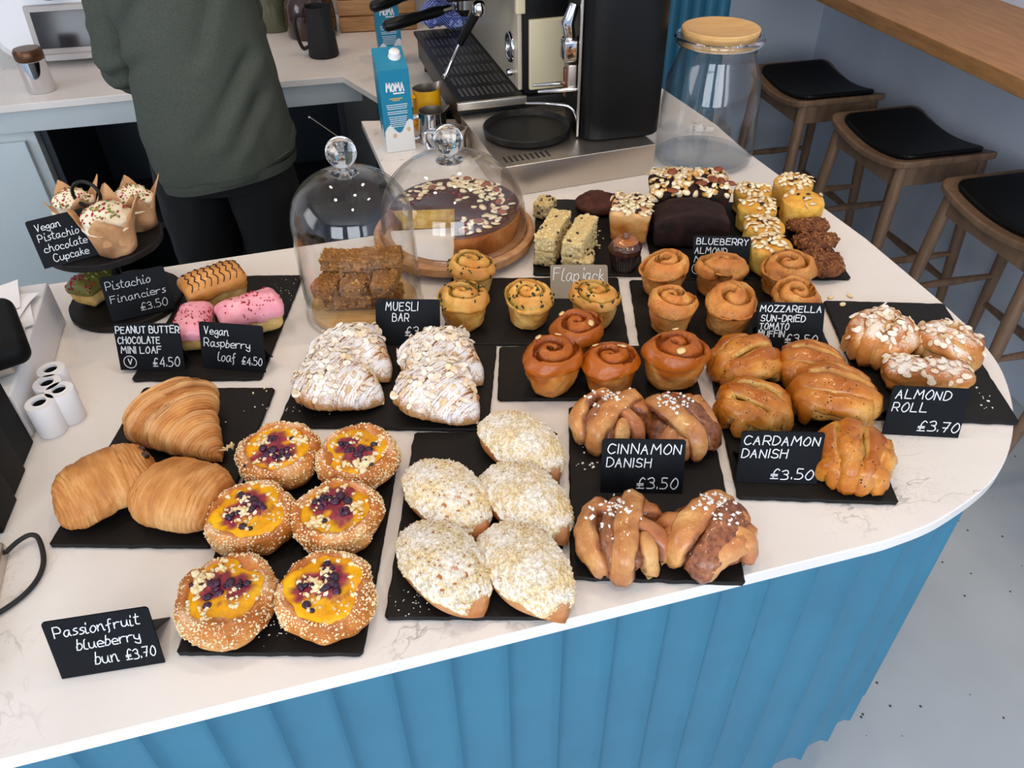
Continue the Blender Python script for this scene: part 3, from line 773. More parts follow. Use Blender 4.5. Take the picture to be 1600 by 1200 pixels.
def fbun(seed):
    """round bun, custard pool, berries, crumble"""
    R, H = .0535, .040; nu, nv = 72, 40; an = np.arange(nu)/nu*2*math.pi; r_ = np.random.default_rng(seed)
    prof = [(0, 0), (.55, 0), (.80, .03), (.94, .16), (1.0, .38), (.99, .60), (.955, .78), (.89, .90), (.83, .955), (.78, .95), (.72, .90), (.40, .80), (.2, .80), (0, .80)]
    q = np.linspace(0, len(prof)-1, nv); pr = np.array(prof); rr = np.interp(q, range(len(prof)), pr[:, 0]); zz = np.interp(q, range(len(prof)), pr[:, 1])
    w = 1+.03*np.sin(an*2+r_.random()*6)+.02*np.sin(an*5+r_.random()*6)
    P = np.stack([np.outer(rr, np.cos(an)*w)*R, np.outer(rr, np.sin(an)*w)*R, np.outer(zz, np.ones(nu))*H], 2)
    V, F, idx = grid(P); V = disp(V, F, 34, .0045, seed, 3); V[:, 2] -= V[:, 2].min(); bV, bF = V, F
    a = np.clip((.35*H-V[:, 2])/H*2.0, 0, .5)
    parts = [('dough', MB().add(V, F, 0, a).mesh('dough', PM['bun']), None)]
    # custard
    rows = [(1.0, .72), (1.0, .84), (.9, .935), (.6, .985), (.3, 1.0), (0, 1.0)]
    an2 = np.arange(48)/48*2*math.pi; w2 = .82*R*(1+.07*np.sin(an2*3+r_.random()*6)+.05*np.sin(an2*5+r_.random()*6))
    P = np.array([[(x*w2[i]*math.cos(t), x*w2[i]*math.sin(t), z*H) for i, t in enumerate(an2)] for x, z in [(1.0, .74), (1.0, .90), (.96, .965)]+[(x, .985+.10*(1-x*x)) for x in np.linspace(.9, 0, 16)]])
    V, F, idx = grid(P)
    # berry clusters and their juice stain
    cl = [(r_.uniform(.15, .42)*R, r_.random()*2+k*2.1+seed) for k in range(3)]
    cs = np.array([[c*math.cos(t), c*math.sin(t)] for c, t in cl]); dmin = np.min(np.linalg.norm(V[:, None, :2]-cs[None], axis=2), axis=1)
    cV, cF = disp(V, F, 60, .002, seed, 2), F
    parts.append(('custard', MB().add(cV, F, 0, 0, np.clip((.020+.009*nz(V, 90, seed, 2)-dmin)/.007, 0, .95)).mesh('custard', PM['custard']), None))
    nb = 0
    bm0 = [np.array([c[0]+r_.normal(0, .0080), c[1]+r_.normal(0, .0065)]) for c in cs for _ in range(6)]
    bl = []
    for p in bm0 + [np.array([r_.uniform(-.03, .03), r_.uniform(-.03, .03)]) for _ in range(2)]:
        bl.append((p[0], p[1], H*(.985+.10*(1-(p[0]**2+p[1]**2)/(.81*R)**2))+r_.uniform(-.0005, .002)))
    return parts, (bV, bF), (cV, cF), bl, H, R
def bun_parts(seed):
    parts, (bV, bF), (cV, cF), bl, H, R = fbun(seed); r = np.random.default_rng(seed+50)
    for p in bl:
        mb = MB(); bits(mb, [np.array(p)-[0, 0, .0012]], (.0034, .0058), int(r.integers(1e6)), 0, .05, .85, 2); parts.append(('custard>blueberry', mb.mesh('blueberry', PM['berry']), None))
    mb = MB(); mk = lambda c: (np.hypot(c[:, 0], c[:, 1]) > R*.78)*(.15+(c[:, 2] > H*.45)+1.5*(nz(c, 30, seed) > .05))*(c[:, 2] > H*.2)
    p, n = scatter(bV, bF, 1000, -.1, seed, mk); bits(mb, p+n*.0003, (.0004, .0014), seed, 0, .3)
    p, n = scatter(cV, cF, 90, .3, seed+1, lambda c: 1.0*(nz(c, 40, seed+4) > -.05)); bits(mb, p+n*.0006, (.0010, .0030), seed+1, 0, .3)
    k = r.uniform(-.6, .6, 2)*R*.8
    for _ in range(2):
        k = r.uniform(-.5, .5, 2)*R; pp = [np.array([k[0]+r.normal(0, .006), k[1]+r.normal(0, .004), H*1.0+r.uniform(0, .003)]) for _ in range(18)]; bits(mb, pp, (.0018, .0044), seed+2, 0, .25, .8)
    parts.append(('crumble', mb.mesh('crumble', PM['crumb'], False), None, 'stuff'))
    return parts
def oval_parts(seed):
    a, b, H = .075, .0445, .042; m, n = 70, 56; t = np.linspace(-1, 1, m); ax = np.stack([t*a, t*0], 1)
    prof = (1-np.abs(t)**2.3)**.72
    P = sweep(ax, b*prof, H*prof**.6, n, .42); P[0] = P[0].mean(0); P[-1] = P[-1].mean(0); V, F, idx = grid(P)
    def fix(V, F): return F if np.sum(np.cross(V[F[300][1]]-V[F[300][0]], V[F[300][2]]-V[F[300][0]])*(V[F[300][0]]-[0, 0, .02])) > 0 else [f[::-1] for f in F]
    F = fix(V, F); V = disp(V, F, 22, .003, seed); V[:, 2] -= V[:, 2].min()
    parts = [('dough', MB().add(V, F).mesh('dough', PM['ovaldough']), None)]
    # crumble crust over the top
    m, n = 110, 90; t = np.linspace(-.95, .95, m); f = np.linspace(-.02, 1.02, n)*math.pi; prof = (1-np.abs(t)**2.3)**.72; r = np.random.default_rng(seed)
    P = np.zeros((m, n, 3)); 
    for i in range(m):
        P[i, :, 0] = t[i]*a; P[i, :, 1] = np.cos(f)*b*prof[i]; z = np.sin(f); P[i, :, 2] = np.where(z > 0, z*.58+.42, .42+z*.5)*H*prof[i]**.6
    V2, F2, idx = grid(P, False); N = vnorm(V2, F2); N = N if N[:, 2].mean() > 0 else -N
    F2 = F2 if vnorm(V2, F2)[:, 2].mean() > 0 else [g[::-1] for g in F2]
    V2 = V2 + N*(nz(V2, 22, seed)*.003)[:, None]; V2[:, 2] -= .0004
    q = V2*260; w = np.array([mnoise.voronoi(Vector(p))[0][0] for p in (q+seed*9).tolist()]); w2 = np.array([mnoise.voronoi(Vector(p))[0][0] for p in (q*.45+seed*5).tolist()])
    edge = np.minimum(1, np.minimum((1-np.abs(V2[:, 0])/(.95*a))*6, 9)); fv = np.sin(np.tile(f, m)); lim = np.clip((fv-.20+.22*nz(V2, 45, seed+2))*8, 0, 1)*np.clip(edge*1.4+.3*nz(V2, 50, seed), 0, 1)
    hgt = (.0038*(.75-np.minimum(w, 1)) + .003*(.7-np.minimum(w2, 1))+.0024)*lim - .0030*(1-lim)
    V2 = V2 + N*hgt[:, None]; mb = MB().add(V2, F2, 0, np.clip(hgt*160, 0, 1))
    p, nn = scatter(V2, F2, 700, .0, seed, lambda c: 1.0+0*c[:, 0]); mk = np.linalg.norm(p[:, :2]/[a, b], axis=1) < .96
    bits(mb, (p+nn*.0004)[mk], (.0006, .0017), seed, 0, .3)
    parts.append(('crumble', mb.mesh('crumble', PM['ovalcrumb']), None, 'stuff'))
    return parts
def loaf_body(hx, hy, H, r, mat, seed=0, dome=.012, taper=.86, n=14, amp=.0018):
    V, F = rbox(hx, hy, H/2, r, n); V[:, 2] += H/2
    k = taper+(1-taper)*np.clip(V[:, 2]/(H*.8), 0, 1); V[:, 0] *= k; V[:, 1] *= k
    V[:, 2] += np.where(V[:, 2] > H*.5, dome*np.clip(1-(V[:, 1]/hy)**2, 0, 1)*np.clip(1-.5*(V[:, 0]/hx)**4, 0, 1), 0)
    V = disp(V, F, 60, amp, seed, 3); V[:, 2] -= V[:, 2].min()
    return V, F, np.clip((V[:, 2]-H*.55)/H*2, 0, .8)
def cover(V, F, zfun, off=.0016, amp=.001, seed=0, drop=True):
    """icing skin: the faces of a body above a wavy line, lifted a little, with an edge"""
    N = vnorm(V, F); keep = [f for f in F if all(V[i, 2] > zfun(V[i]) for i in f)]
    ids = sorted({i for f in keep for i in f}); mp = {i: k for k, i in enumerate(ids)}
    U = V[ids] + N[ids]*(off+amp*nz(V[ids], 40, seed))[:, None]; F2 = [tuple(mp[i] for i in f) for f in keep]
    cnt = {}
    for f in F2:
        for i in range(len(f)):
            e = (f[i], f[(i+1) % len(f)]); cnt[e] = 1
    bd = [e for e in cnt if (e[1], e[0]) not in cnt]; base = len(U); low = V[ids]-N[ids]*.002
    W_ = np.vstack([U, low]); F3 = F2 + [(e[1], e[0], e[0]+base, e[1]+base) for e in bd]
    return W_, F3, (U, F2)

# ------------------------------------------------------------------ slates
def slate_mesh(w, d, seed, rc=.004):
    r = np.random.default_rng(seed); P = []
    cs = [(-w/2, -d/2), (w/2, -d/2), (w/2, d/2), (-w/2, d/2)]
    for i in range(4):
        a = np.array(cs[i]); b = np.array(cs[(i+1) % 4]); L = np.linalg.norm(b-a); t = (b-a)/L; n = np.array([t[1], -t[0]])
        k = int(L/.006)
        for q in range(k):
            x = rc + (L-2*rc)*q/(k-1)
            P.append(a+t*x+n*(mnoise.noise(Vector((x*55, i*9, seed)))*.0014+mnoise.noise(Vector((x*230, i*9, seed)))*.0006))
    V, F = bevprism(P, 0, SL, .0018); k = len(P)
    for i in range(k):      # chipped lower rim
        V[i, :2] *= 1.004
    return M1('slate', (V, F), MSL, True, 25)
def slate(label, c, w, d, rz, seed, z=0):
    return thing('slate_board', label, 'slate', loc=(c[0], c[1], CT+z+.0003), rz=rz, me=slate_mesh(w, d, seed), group='slate serving boards')
slate('slate board under the plain croissant and two rolled pastries', (-.461, .750), .2, .3, -2.0, 1)
slate('slate board under the six blueberry and custard buns', (-.259, .6015), .2, .3, -1.6, 2)
slate('slate board under the five sugar-dusted crumble buns', (-.0418, .6404), .2, .3, -1.4, 3)
slate('slate board under the four cinnamon knots', (.1717, .6845), .2, .3, -3.7, 4)
slate('slate board under the five cardamom knots', (.3937, .8012), .2, .3, -4.2, 5)
slate('slate board with almond rolls at the rounded end of the counter', (.6211, .9441), .2, .3, -4.9, 6)
slate('slate board under the four sugar-dusted almond croissants', (-.1786, .9014), .3, .2, -3.4, 7)
slate('narrow slate board under the glossy sticky buns', (.1294, .9205), .3, .13, -1.2, 8)
slate('slate board under the green-flecked spinach muffins', (.0411, 1.0935), .3, .2, -1.5, 9)
slate('slate board under the tomato muffins', (.3580, 1.073), .3, .2, -2.6, 10)
slate('slate board carrying oat bars, cookie, fruit slice and chocolate cupcake', (.1500, 1.350), .2, .3, -3.0, 11)
slate('wide slate board under the nut loaf, small almond cakes and oat cookies', (.4380, 1.325), .345, .3, -1.5, 12)
slate('slate board under the caramel loaf and the pink iced loaves', (-.480, 1.070), .2, .3, -1.0, 13)

# ------------------------------------------------------------------ lettering
GL = {'A': '02 39 62|15 55', 'B': '02 09 39 58 56 36 06|36 65 63 42 02', 'C': '68 39 18 06 04 22 42 63', 'D': '02 09|09 39 67 64 32 02', 'E': '69 09 02 62|06 56', 'F': '69 09 02|06 56',
      'G': '68 39 17 04 32 62 65 45', 'H': '02 09|62 69|06 66', 'I': '22 29', 'K': '02 09|69 05 62', 'L': '09 02 62', 'M': '02 19 45 79 82', 'N': '02 09 62 69', 'O': '39 17 04 22 42 64 67 49 39',
      'P': '02 09|09 49 67 55 05', 'R': '02 09|09 49 67 55 05|35 62', 'S': '68 39 18 16 55 63 32 03', 'T': '09 69|39 32', 'U': '09 04 22 42 64 69', 'V': '09 32 69', 'Y': '09 36 69|36 32', 'Z': '09 69 02 62',
      '0': '39 17 04 22 42 64 67 49 39', '3': '08 39 58 56 26|26 55 63 42 02', '4': '59 04 64|52 57', '5': '59 19 16|16 46 64 42 02', '7': '09 69 32|15 55', '.': '22 23', '£': '68 49 27 24 22|02 22 62|05 55|04 54', '-': '05 45',
      'a': '56 26 04 12 32 55|56 53 62', 'b': '29 02|04 26 46 54 32 02', 'c': '55 26 04 12 52', 'e': '14 54 55 36 26 05 03 12 32 52', 'f': '69 49 36 31 20|15 56', 'g': '56 26 04 13 33 55|56 50 20 01', 'h': '19 02|04 26 46 52 62', 'i': '16 12 32|28 29',
      'j': '36 30 10 01|38 39', 'k': '19 02|46 04|04 24 52', 'l': '29 18 03 22 32', 'n': '06 02|04 26 46 52 62', 'o': '26 04 12 32 54 46 26', 'p': '06 00|05 26 46 54 32 03', 'r': '06 02|04 26 56', 's': '46 26 15 34 43 22 02', 't': '29 13 32 42|07 47', 'u': '06 03 22 43 56|56 53 62', 'y': '06 04 23 43 56|56 50 20 01'}
STRAIGHT = set('AEFHIKLMNTVYZ47-.')
def ribbon(mb, P, w, T_=None):
    P = np.asarray(P, float)
    d = np.gradient(P, axis=0); d /= np.linalg.norm(d, axis=1, keepdims=True)+1e-9
    P = P.copy(); P[0] -= d[0]*w*.45; P[-1] += d[-1]*w*.45
    n = np.stack([-d[:, 1], d[:, 0]], 1)*w/2; k = len(P)
    V = np.vstack([np.c_[P+n, np.full(k, .0007)], np.c_[P-n, np.full(k, .0007)], np.c_[P+n, np.zeros(k)], np.c_[P-n, np.zeros(k)]])
    F = []
    for i in range(k-1):
        F += [(i+k, i+k+1, i+1, i), (i, i+1, i+1+2*k, i+2*k), (i+1+k, i+k, i+3*k, i+1+3*k)]
    F += [(0, 2*k, 3*k, k), (k-1, 2*k-1, 4*k-1, 3*k-1)]
    mb.add(V, F)
def write(mb, s, x0, x1, y, h, w=.0012, slope=0, slant=.08, seed=0, curvy=False):
    """hand lettering between x0 and x1 on baseline y"""
    r = np.random.default_rng(seed+len(s)); pen = 0; st = []
    for ch in s:
        if ch == ' ': pen += 4; continue
        pl = [[(int(p[0]), int(p[1])) for p in q.split()] for q in GL[ch].split('|')]
        wd = max(p[0] for q in pl for p in q); mn = min(p[0] for q in pl for p in q)
        dy = r.uniform(-.25, .25); sc = r.uniform(.94, 1.06)
        for q in pl:
            q = np.array(q, float)*sc; q[:, 0] += pen-mn; q[:, 1] += dy-2
            if len(q) > 2 and (ch not in STRAIGHT): q = spline(q, 4)
            elif len(q) > 2:
                z = [];    # keep corners: repeat them
                for a, b in zip(q[:-1], q[1:]): z += [a, a+(b-a)*.5]
                q = np.array(z+[q[-1]])
            st.append((q, ch in STRAIGHT))
        pen += wd-mn+(2.6 if ch.isupper() or not ch.isalpha() else 1.7)
    pen -= 2
    kx = (x1-x0)/pen; ky = h/7
    for q, strt in st:
        X = x0+q[:, 0]*kx+q[:, 1]*ky*slant; Yy = y+q[:, 1]*ky+(X-x0)*slope
        P = np.c_[X, Yy]
        if strt:
            for i in range(0, len(P)-2, 2): ribbon(mb, P[[i, i+1, i+2]], w)
            if len(P) == 2: ribbon(mb, P, w)
        else: ribbon(mb, P, w)
def ring_line(mb, cx, cy, rx, ry, w):
    t = np.linspace(0, 2*math.pi, 26); ribbon(mb, np.c_[cx+rx*np.cos(t), cy+ry*np.sin(t)], w)
def sign(label, bl, br, tl, z, lines, zr=None, rings=(), mat=None, w=.00125, Hm=.074, foot=True, fw=.045):
    A = at(*bl, z); B = at(*br, z if zr is None else zr)
    u = (B-A); u[2] = 0; Wd = np.linalg.norm(u); u /= Wd
    bk = np.array([-u[1], u[0], 0]);
    best = min(np.radians(np.arange(-30, 60, .5)), key=lambda t: np.linalg.norm(proj(A+Hm*(math.cos(t)*np.array([0, 0, 1])+math.sin(t)*bk))-np.array(tl)))
    t = best; up = math.cos(t)*np.array([0, 0, 1])+math.sin(t)*bk; nr = np.cross(u, up)
    th = .0025
    # outline with rounded top corners
    P = [(0, 0), (Wd, 0)]; rc = .004
    for cx, a0 in ((Wd-rc, 0), (rc, 90)):
        for q in range(5):
            a = math.radians(a0+22.5*q); P.append((cx+rc*math.cos(a), Hm-rc+rc*math.sin(a)))
    V, F = bevprism(P, 0, th, .0004)
    Mx = Matrix(((u[0], up[0], nr[0], A[0]), (u[1], up[1], nr[1], A[1]), (u[2], up[2], nr[2], A[2]+.0006), (0, 0, 0, 1)))
    o = bpy.data.objects.new('price_sign', None); COL.objects.link(o)
    o['label'] = label; o['category'] = 'sign'; o['group'] = 'handwritten price signs'; o.matrix_world = Mx
    part('panel', M1('panel', (V - [0, 0, th], F), mat or MCARD, True, 30), o)
    mb = MB()
    for i, ln in enumerate(lines):
        s, x0, x1, y, h = ln[:5]; sl = ln[5] if len(ln) > 5 else 0
        write(mb, s, x0*Wd, x1*Wd, y*Hm, h*Hm, w, sl, seed=i*7+len(label))
    for cx, cy, rr in rings: ring_line(mb, cx*Wd, cy*Hm, rr*Hm, rr*Hm, w*.8)
    part('lettering', mb.mesh('lettering', MINK, False), o, 'white chalk-pen lettering')
    if foot:
        # back leg, in panel coordinates: from the panel's back down to the board
        hh = Hm*.52; zt = hh*math.cos(t); yb = fw
        up_l = lambda q: (q[2]*math.cos(t)+q[1]*math.sin(t), q[1]*math.cos(t)*-1+q[2]*math.sin(t))
        a = np.array([0, hh*math.sin(t)+.002, hh*math.cos(t)]); b = np.array([0, hh*math.sin(t)+fw, .0])
        pa, pb = up_l(a), up_l(b)
        V = []
        for x in (Wd*.06, Wd*.97):
            for (v, n_), d in ((pa, 0), (pb, 0), (pb, 1), (pa, 1)): V.append((x, v+.0018*d, n_+.0004*d-.0006))
        V = np.array(V); F = [(0, 1, 2, 3), (7, 6, 5, 4), (0, 4, 5, 1), (1, 5, 6, 2), (2, 6, 7, 3), (3, 7, 4, 0)]
        part('stand', recalc(M1('stand', (V, F), mat or MCARD, False)), o)
    return o
sign('black price sign reading Passionfruit blueberry bun £3.70 alone on bare worktop', (97, 1062), (258, 1036), (63, 975), 0,
     [('Passionfruit', .08, .88, .72, .17, .02), ('blueberry', .24, .84, .46, .17, .02), ('bun', .36, .58, .17, .20), ('£3.70', .66, .95, .16, .17, .03)], w=.0010)
sign('black price sign reading CINNAMON DANISH £3.50 standing between the cinnamon knots', (938, 770), (1066, 772), (942, 686), SL,
     [('CINNAMON', .07, .95, .74, .17), ('DANISH', .06, .60, .49, .16), ('£3.50', .44, .94, .09, .20)])
sign('black price sign reading CARDAMON DANISH £3.50 standing before the cardamom knots', (1149, 754), (1276, 757), (1158, 675), SL,
     [('CARDAMON', .04, .95, .75, .16), ('DANISH', .03, .58, .50, .16), ('£3.50', .42, .94, .09, .19)])
sign('black price sign reading ALMOND ROLL £3.70 at the rounded counter end', (1378, 679), (1497, 685), (1396, 603), 0,
     [('ALMOND', .06, .76, .76, .17), ('ROLL', .05, .50, .50, .18), ('£3.70', .44, .98, .12, .20)], fw=.03)
sign('black price sign reading MOZZARELLA SUN-DRIED TOMATO MUFFIN £3.50 behind the cardamom knots', (1180, 546), (1283, 548), (1187, 468), SL,
     [('MOZZARELLA', .03, .95, .80, .13), ('SUN-DRIED', .05, .72, .60, .13), ('TOMATO', .04, .48, .43, .13), ('MUFFIN', .02, .42, .27, .13), ('£3.50', .44, .93, .15, .17)], w=.0013, fw=.035)
sign('black price sign reading BLUEBERRY ALMOND MINI below the nut-topped loaf', (1079, 434), (1168, 437), (1083, 357), SL,
     [('BLUEBERRY', .06, .96, .80, .14), ('ALMOND', .04, .60, .58, .14), ('MINI', .04, .40, .37, .14), ('G', .06, .13, .16, .10)], rings=[(.10, .21, .12)], w=.0013, fw=.03)
MSHEEN = plain('chalkboard_painted_sheen', (132, 120, 104), .45)  # black board; its grey-brown reflected sheen is painted into the base colour
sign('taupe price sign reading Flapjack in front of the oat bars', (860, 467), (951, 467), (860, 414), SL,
     [('Flapjack', .05, .92, .52, .36), ('£', .40, .50, .10, .2)], mat=MSHEEN, w=.0014, Hm=.066, fw=.024)
sign('black price sign reading MUESLI BAR £3.50 in front of the tall glass dome', (588, 540), (688, 541), (585, 463), SL,
     [('MUESLI', .16, .66, .76, .18), ('BAR', .26, .52, .53, .17), ('£3.50', .46, .95, .22, .20)], fw=.02)
sign('black price sign reading PEANUT BUTTER CHOCOLATE MINI LOAF £4.50 before the pink loaves', (189, 579), (290, 578), (175, 506), SL,
     [('PEANUT BUTTER', .03, 1.0, .80, .14), ('CHOCOLATE', .04, .68, .58, .14), ('MINI LOAF', .06, .68, .37, .14), ('V', .14, .20, .13, .11), ('£4.50', .52, .93, .08, .19)], rings=[(.17, .18, .13)], fw=.012)
sign('black price sign reading Vegan Raspberry loaf £4.50 before the pink loaves', (317, 575), (415, 583), (310, 503), SL,
     [('Vegan', .08, .46, .75, .17), ('Raspberry', .06, .78, .49, .17), ('loaf', .26, .54, .19, .20), ('£4.50', .64, .96, .15, .16)], w=.0010, fw=.025)
sign('blue-black price sign reading Pistachio Financiers £3.50 on the round stand', (176, 504), (275, 482), (153, 434), .014,
     [('Pistachio', .06, .74, .70, .17), ('Financiers', .07, .92, .41, .16), ('£3.50', .48, .90, .12, .16)], w=.0010, fw=.02)
sign('blue-black price sign reading Vegan Pistachio chocolate Cupcake on the top tier of the round stand', (70, 421), (172, 394), (37, 345), .128,
     [('Vegan', .10, .46, .76, .14), ('Pistachio', .08, .68, .54, .15), ('chocolate', .10, .74, .31, .15), ('Cupcake', .18, .70, .09, .15), ('£', .80, .86, .78, .12)], w=.0010, foot=False)

# ------------------------------------------------------------------ placing pastries
def place(parts, name, cat, label, px, py, zc, rz=0, s=1.0, group=None, z0=SL, rx=0, ry=0, dz=0):
    """a thing whose middle shows at a pixel; zc is the height of that middle above the board"""
    p = at(px, py, z0+zc)
    loc = (p[0], p[1], CT+z0+.0006+dz); rot = (math.radians(rx), math.radians(ry), math.radians(rz))
    if len(parts) == 1:
        return thing(name, label, cat, loc, group=group, me=parts[0][1], rot=rot, s=s)
    o = thing(name, label, cat, loc, group=group, rot=rot, s=s)
    attach(o, parts)
    return o
# plain croissant and rolled chocolate pastries
me, sf = croissant(PM['croissant'], L=.160, Wd=.056, H=.064, bend=-.14, seed=3, seg=8, asym=.42)
mb = MB(); r = np.random.default_rng(3); flakes(mb, np.array([[.070+.003*i, .014+.006*math.sin(i*2), .012+.003*i] for i in range(5)]), np.array([[.6, .2, .7]]*5), (.006, .014), (.2, .4), 4, .6)
place([('crust', me, None), ('loose_flake', mb.mesh('loose_flake', PM['crumb']), 'pale crisp flakes at one tip')], 'croissant', 'pastry', 'plain golden croissant at the back of the left slate', 292, 662, .026, -44)
for i, (px, py, rz, lb) in enumerate([(166, 757, 38, 'rolled chocolate pastry at far left showing two chocolate sticks at its end'), (283, 770, -18, 'rolled chocolate pastry beside the blueberry buns with no stick showing')]):
    me, sf = pain(PM['pain'], L=.128 if i == 0 else .122, Wd=.050, H=.060, seed=i+2)
    ps = [('crust', me, None)]
    if i == 0:
        for y, z in ((.016, .036), (-.004, .041)):
            ps.append(('chocolate_stick', M1('chocolate_stick', tube([(.036, y, z), (.0555, y, z+.006), (.0585, y, z+.006)], [.0050, .0055, .0035], 10), PM['choc']), 'dark chocolate stick'))
    place(ps, 'chocolate_pastry', 'pastry', lb, px, py, .027, rz)
# blueberry and custard buns
BV = [bun_parts(k) for k in (1, 2, 3)]
bl = ['back left', 'back right', 'middle left', 'middle right', 'front left', 'front right']
for i, (px, py, rz) in enumerate([(438, 716, 10), (560, 720, 80), (394, 813, 150), (528, 812, 215), (358, 940, 300), (511, 933, 120)]):
    place(BV[i % 3], 'custard_bun', 'bun', 'round blueberry custard bun with crumble, %s of the six on its slate' % bl[i], px, py, .021, rz, 1.0 if i < 4 else 1.02, 'blueberry custard buns')
OV = [oval_parts(k) for k in (1, 2)]
for i, (px, py, rz, lb) in enumerate([(813, 693, -52, 'farthest at the back right'), (697, 774, -50, 'middle left'), (820, 780, -50, 'middle right'), (692, 880, -52, 'front left'), (820, 885, -56, 'front right')]):
    place(OV[i % 2], 'crumble_bun', 'bun', 'oval sugar-dusted crumble bun, %s of the five on its slate' % lb, px, py, .021, rz, 1.0, 'oval crumble buns')
# almond croissants
AC = []
for k in (1, 2):
    me, (V, F) = croissant(PM['almcro'], L=.150, Wd=.053, H=.050, bend=-.10, seed=20+k, seg=6, asym=.14)
    mb = MB(); p, n = scatter(V, F, 150, .25, k, lambda c: np.exp(-(c[:, 0]/.045)**2)+.12); flakes(mb, p, n, (.009, .015), (.55, .8), k, .38)
    AC.append([('crust', me, None), ('almond_flakes', mb.mesh('almond_flakes', PM['dflake'], False), None, 'stuff')])
for i, (px, py, rz, lb) in enumerate([(552, 553, -38, 'back left'), (530, 597, -30, 'front left'), (692, 559, -36, 'back right'), (688, 612, -44, 'front right')]):
    place(AC[i % 2], 'almond_croissant', 'pastry', 'almond croissant white with icing sugar, %s of the four' % lb, px, py, .022, rz+(0 if i != 1 else 4), 1.0, 'almond croissants')
# sticky buns
ST = []
for k in range(3):
    me, (V, F) = roll_muffin(PM['stick'], R=.0435+.001*k, H=.068, rb=.032, turns=2.0, amp=.011, seed=k+1, glaze=True)
    ps = [('roll', me, None)]; r = np.random.default_rng(k); an = r.random()*6
    p, n = scatter(V, F, 3, .75, k+5, lambda c: (np.hypot(c[:, 0], c[:, 1]) > .018)*(np.hypot(c[:, 0], c[:, 1]) < .038)*1.0)
    for q in range(3):
        mb = MB(); flakes(mb, p[q:q+1]+n[q:q+1]*.0012, n[q:q+1], (.0095, .0105), (.9, .98), q, .05, 0, .0012, .0009)
        ps.append(('hazelnut_slice', mb.mesh('hazelnut_slice', plain('toasted_nut', (222, 186, 128), .5)), None))
    ST.append(ps)
for i, (px, py, rz, lb) in enumerate([(901, 529, 0, 'rearmost, half hidden'), (862, 573, 60, 'at the left'), (953, 576, 190, 'smallest, in the middle front'), (1054, 567, 300, 'at the right, set apart')]):
    place(ST[i % 3], 'sticky_bun', 'bun', 'glossy brown sticky roll with nut slices, %s of the four' % lb, px, py, .034, rz, [.97, 1.0, .9, 1.02][i], 'sticky rolls')
# spinach and tomato muffins
SPN = []
for k in range(2):
    me, (V, F) = roll_muffin(PM['spin'], R=.041, H=.060, rb=.030, turns=2.3, amp=.0095, seed=k+11)
    mb = MB(); p, n = scatter(V, F, 46, .2, k+2, lambda c: (c[:, 2] > .036)*(nz(c, 60, k+3) > .0)*1.0); flakes(mb, p, n, (.003, .008), (.3, .6), k, .3, 0, .0005)
    SPN.append([('roll', me, None), ('spinach_flecks', mb.mesh('spinach_flecks', PM['spinleaf']), 'dark green flecks', 'stuff')])
for i, (px, py, rz, lb) in enumerate([(738, 428, 0, 'rearmost beside the cake dome'), (724, 479, 80, 'at front left next to the muesli sign'), (825, 478, 170, 'in the middle, left of the Flapjack sign'), (929, 477, 250, 'at the right in front of the Flapjack sign')]):
    place(SPN[i % 2], 'spinach_muffin', 'muffin', 'golden spinach swirl muffin, %s' % lb, px, py, .031, rz, 1.0, 'spinach swirl muffins')
TM = [[('roll', roll_muffin(PM['tom'], R=.042, H=.061, rb=.031, turns=(1.9, 1.5, 2.2)[k], amp=.0125, seed=k+31, lean=(.15, -.2, .1)[k])[0], None)] for k in range(3)]
for i, (px, py, rz, lb) in enumerate([(1037, 431, 0, 'back left of the six'), (1126, 431, 70, 'back middle, in front of the blueberry sign'), (1228, 432, 40, 'back right beside the oat cookies'), (1049, 486, 200, 'front left of the six'), (1140, 486, 290, 'front middle, left of the mozzarella sign'), (1242, 479, 130, 'front right, mostly hidden by the mozzarella sign')]):
    place(TM[i % 3], 'tomato_muffin', 'muffin', 'brown swirled tomato muffin, %s' % lb, px, py, .031, rz, 1.0, 'tomato swirl muffins')
# cinnamon knots (wide bands) and cardamom knots (narrow bands)
def sugared(knotres, seed, n=70):
    me, (V, F) = knotres; mb = MB(); zm = V[:, 2].max(); cc = np.array([[-.010, .014], [.004, .012]][seed % 2])
    p, nn = scatter(V, F, n, .35, seed, lambda c: np.exp(-((c[:, 0]-cc[0])**2+(c[:, 1]-cc[1])**2)/.00040)*(.02+(c[:, 2] > .72*zm))); bits(mb, p+nn*.0012, (.0012, .0028), seed, 0, .3, .8)
    return [('knot', me, None), ('pearl_sugar', mb.mesh('pearl_sugar', PM['sugar'], False), 'white pearl sugar', 'stuff')]
cb1 = [[(150, -.30, .012, .010, .0, 0, .30, 1.05), (8, .28, .013, .010, .001, .05, .22, 1.06), (-38, .10, .014, .011, .002, .1, .15, 1.08), (-80, .30, .012, .010, .0, 0, .35, 1.08), (45, .0, .012, .010, .001, 0, .30, 1.05), (105, .05, .011, .007, -.001, .0, -.9, .7, .9),
        (80, .46, .0155, .009, .003, .34), (74, .12, .012, .008, .002, .12, -1.05, .8, .8), (70, -.12, .0165, .010, .009, .05)],
       [(165, .20, .013, .010, .0, 0, .25, 1.06), (200, .10, .013, .010, .0, 0, .30, 1.05), (20, .10, .014, .010, .001, 0, .25, 1.06), (-20, .05, .014, .011, .002, 0, .25, 1.08), (55, -.62, .013, .010, .0, -.12),
        (66, -.30, .021, .009, .005, -.05, -1.1, 1.1, .95), (60, .14, .0165, .010, .010, .06)]]
CK = [sugared(knot(PM['cinn'], b, R=.053, H=.040, seed=40+k), k) for k, b in enumerate(cb1)]
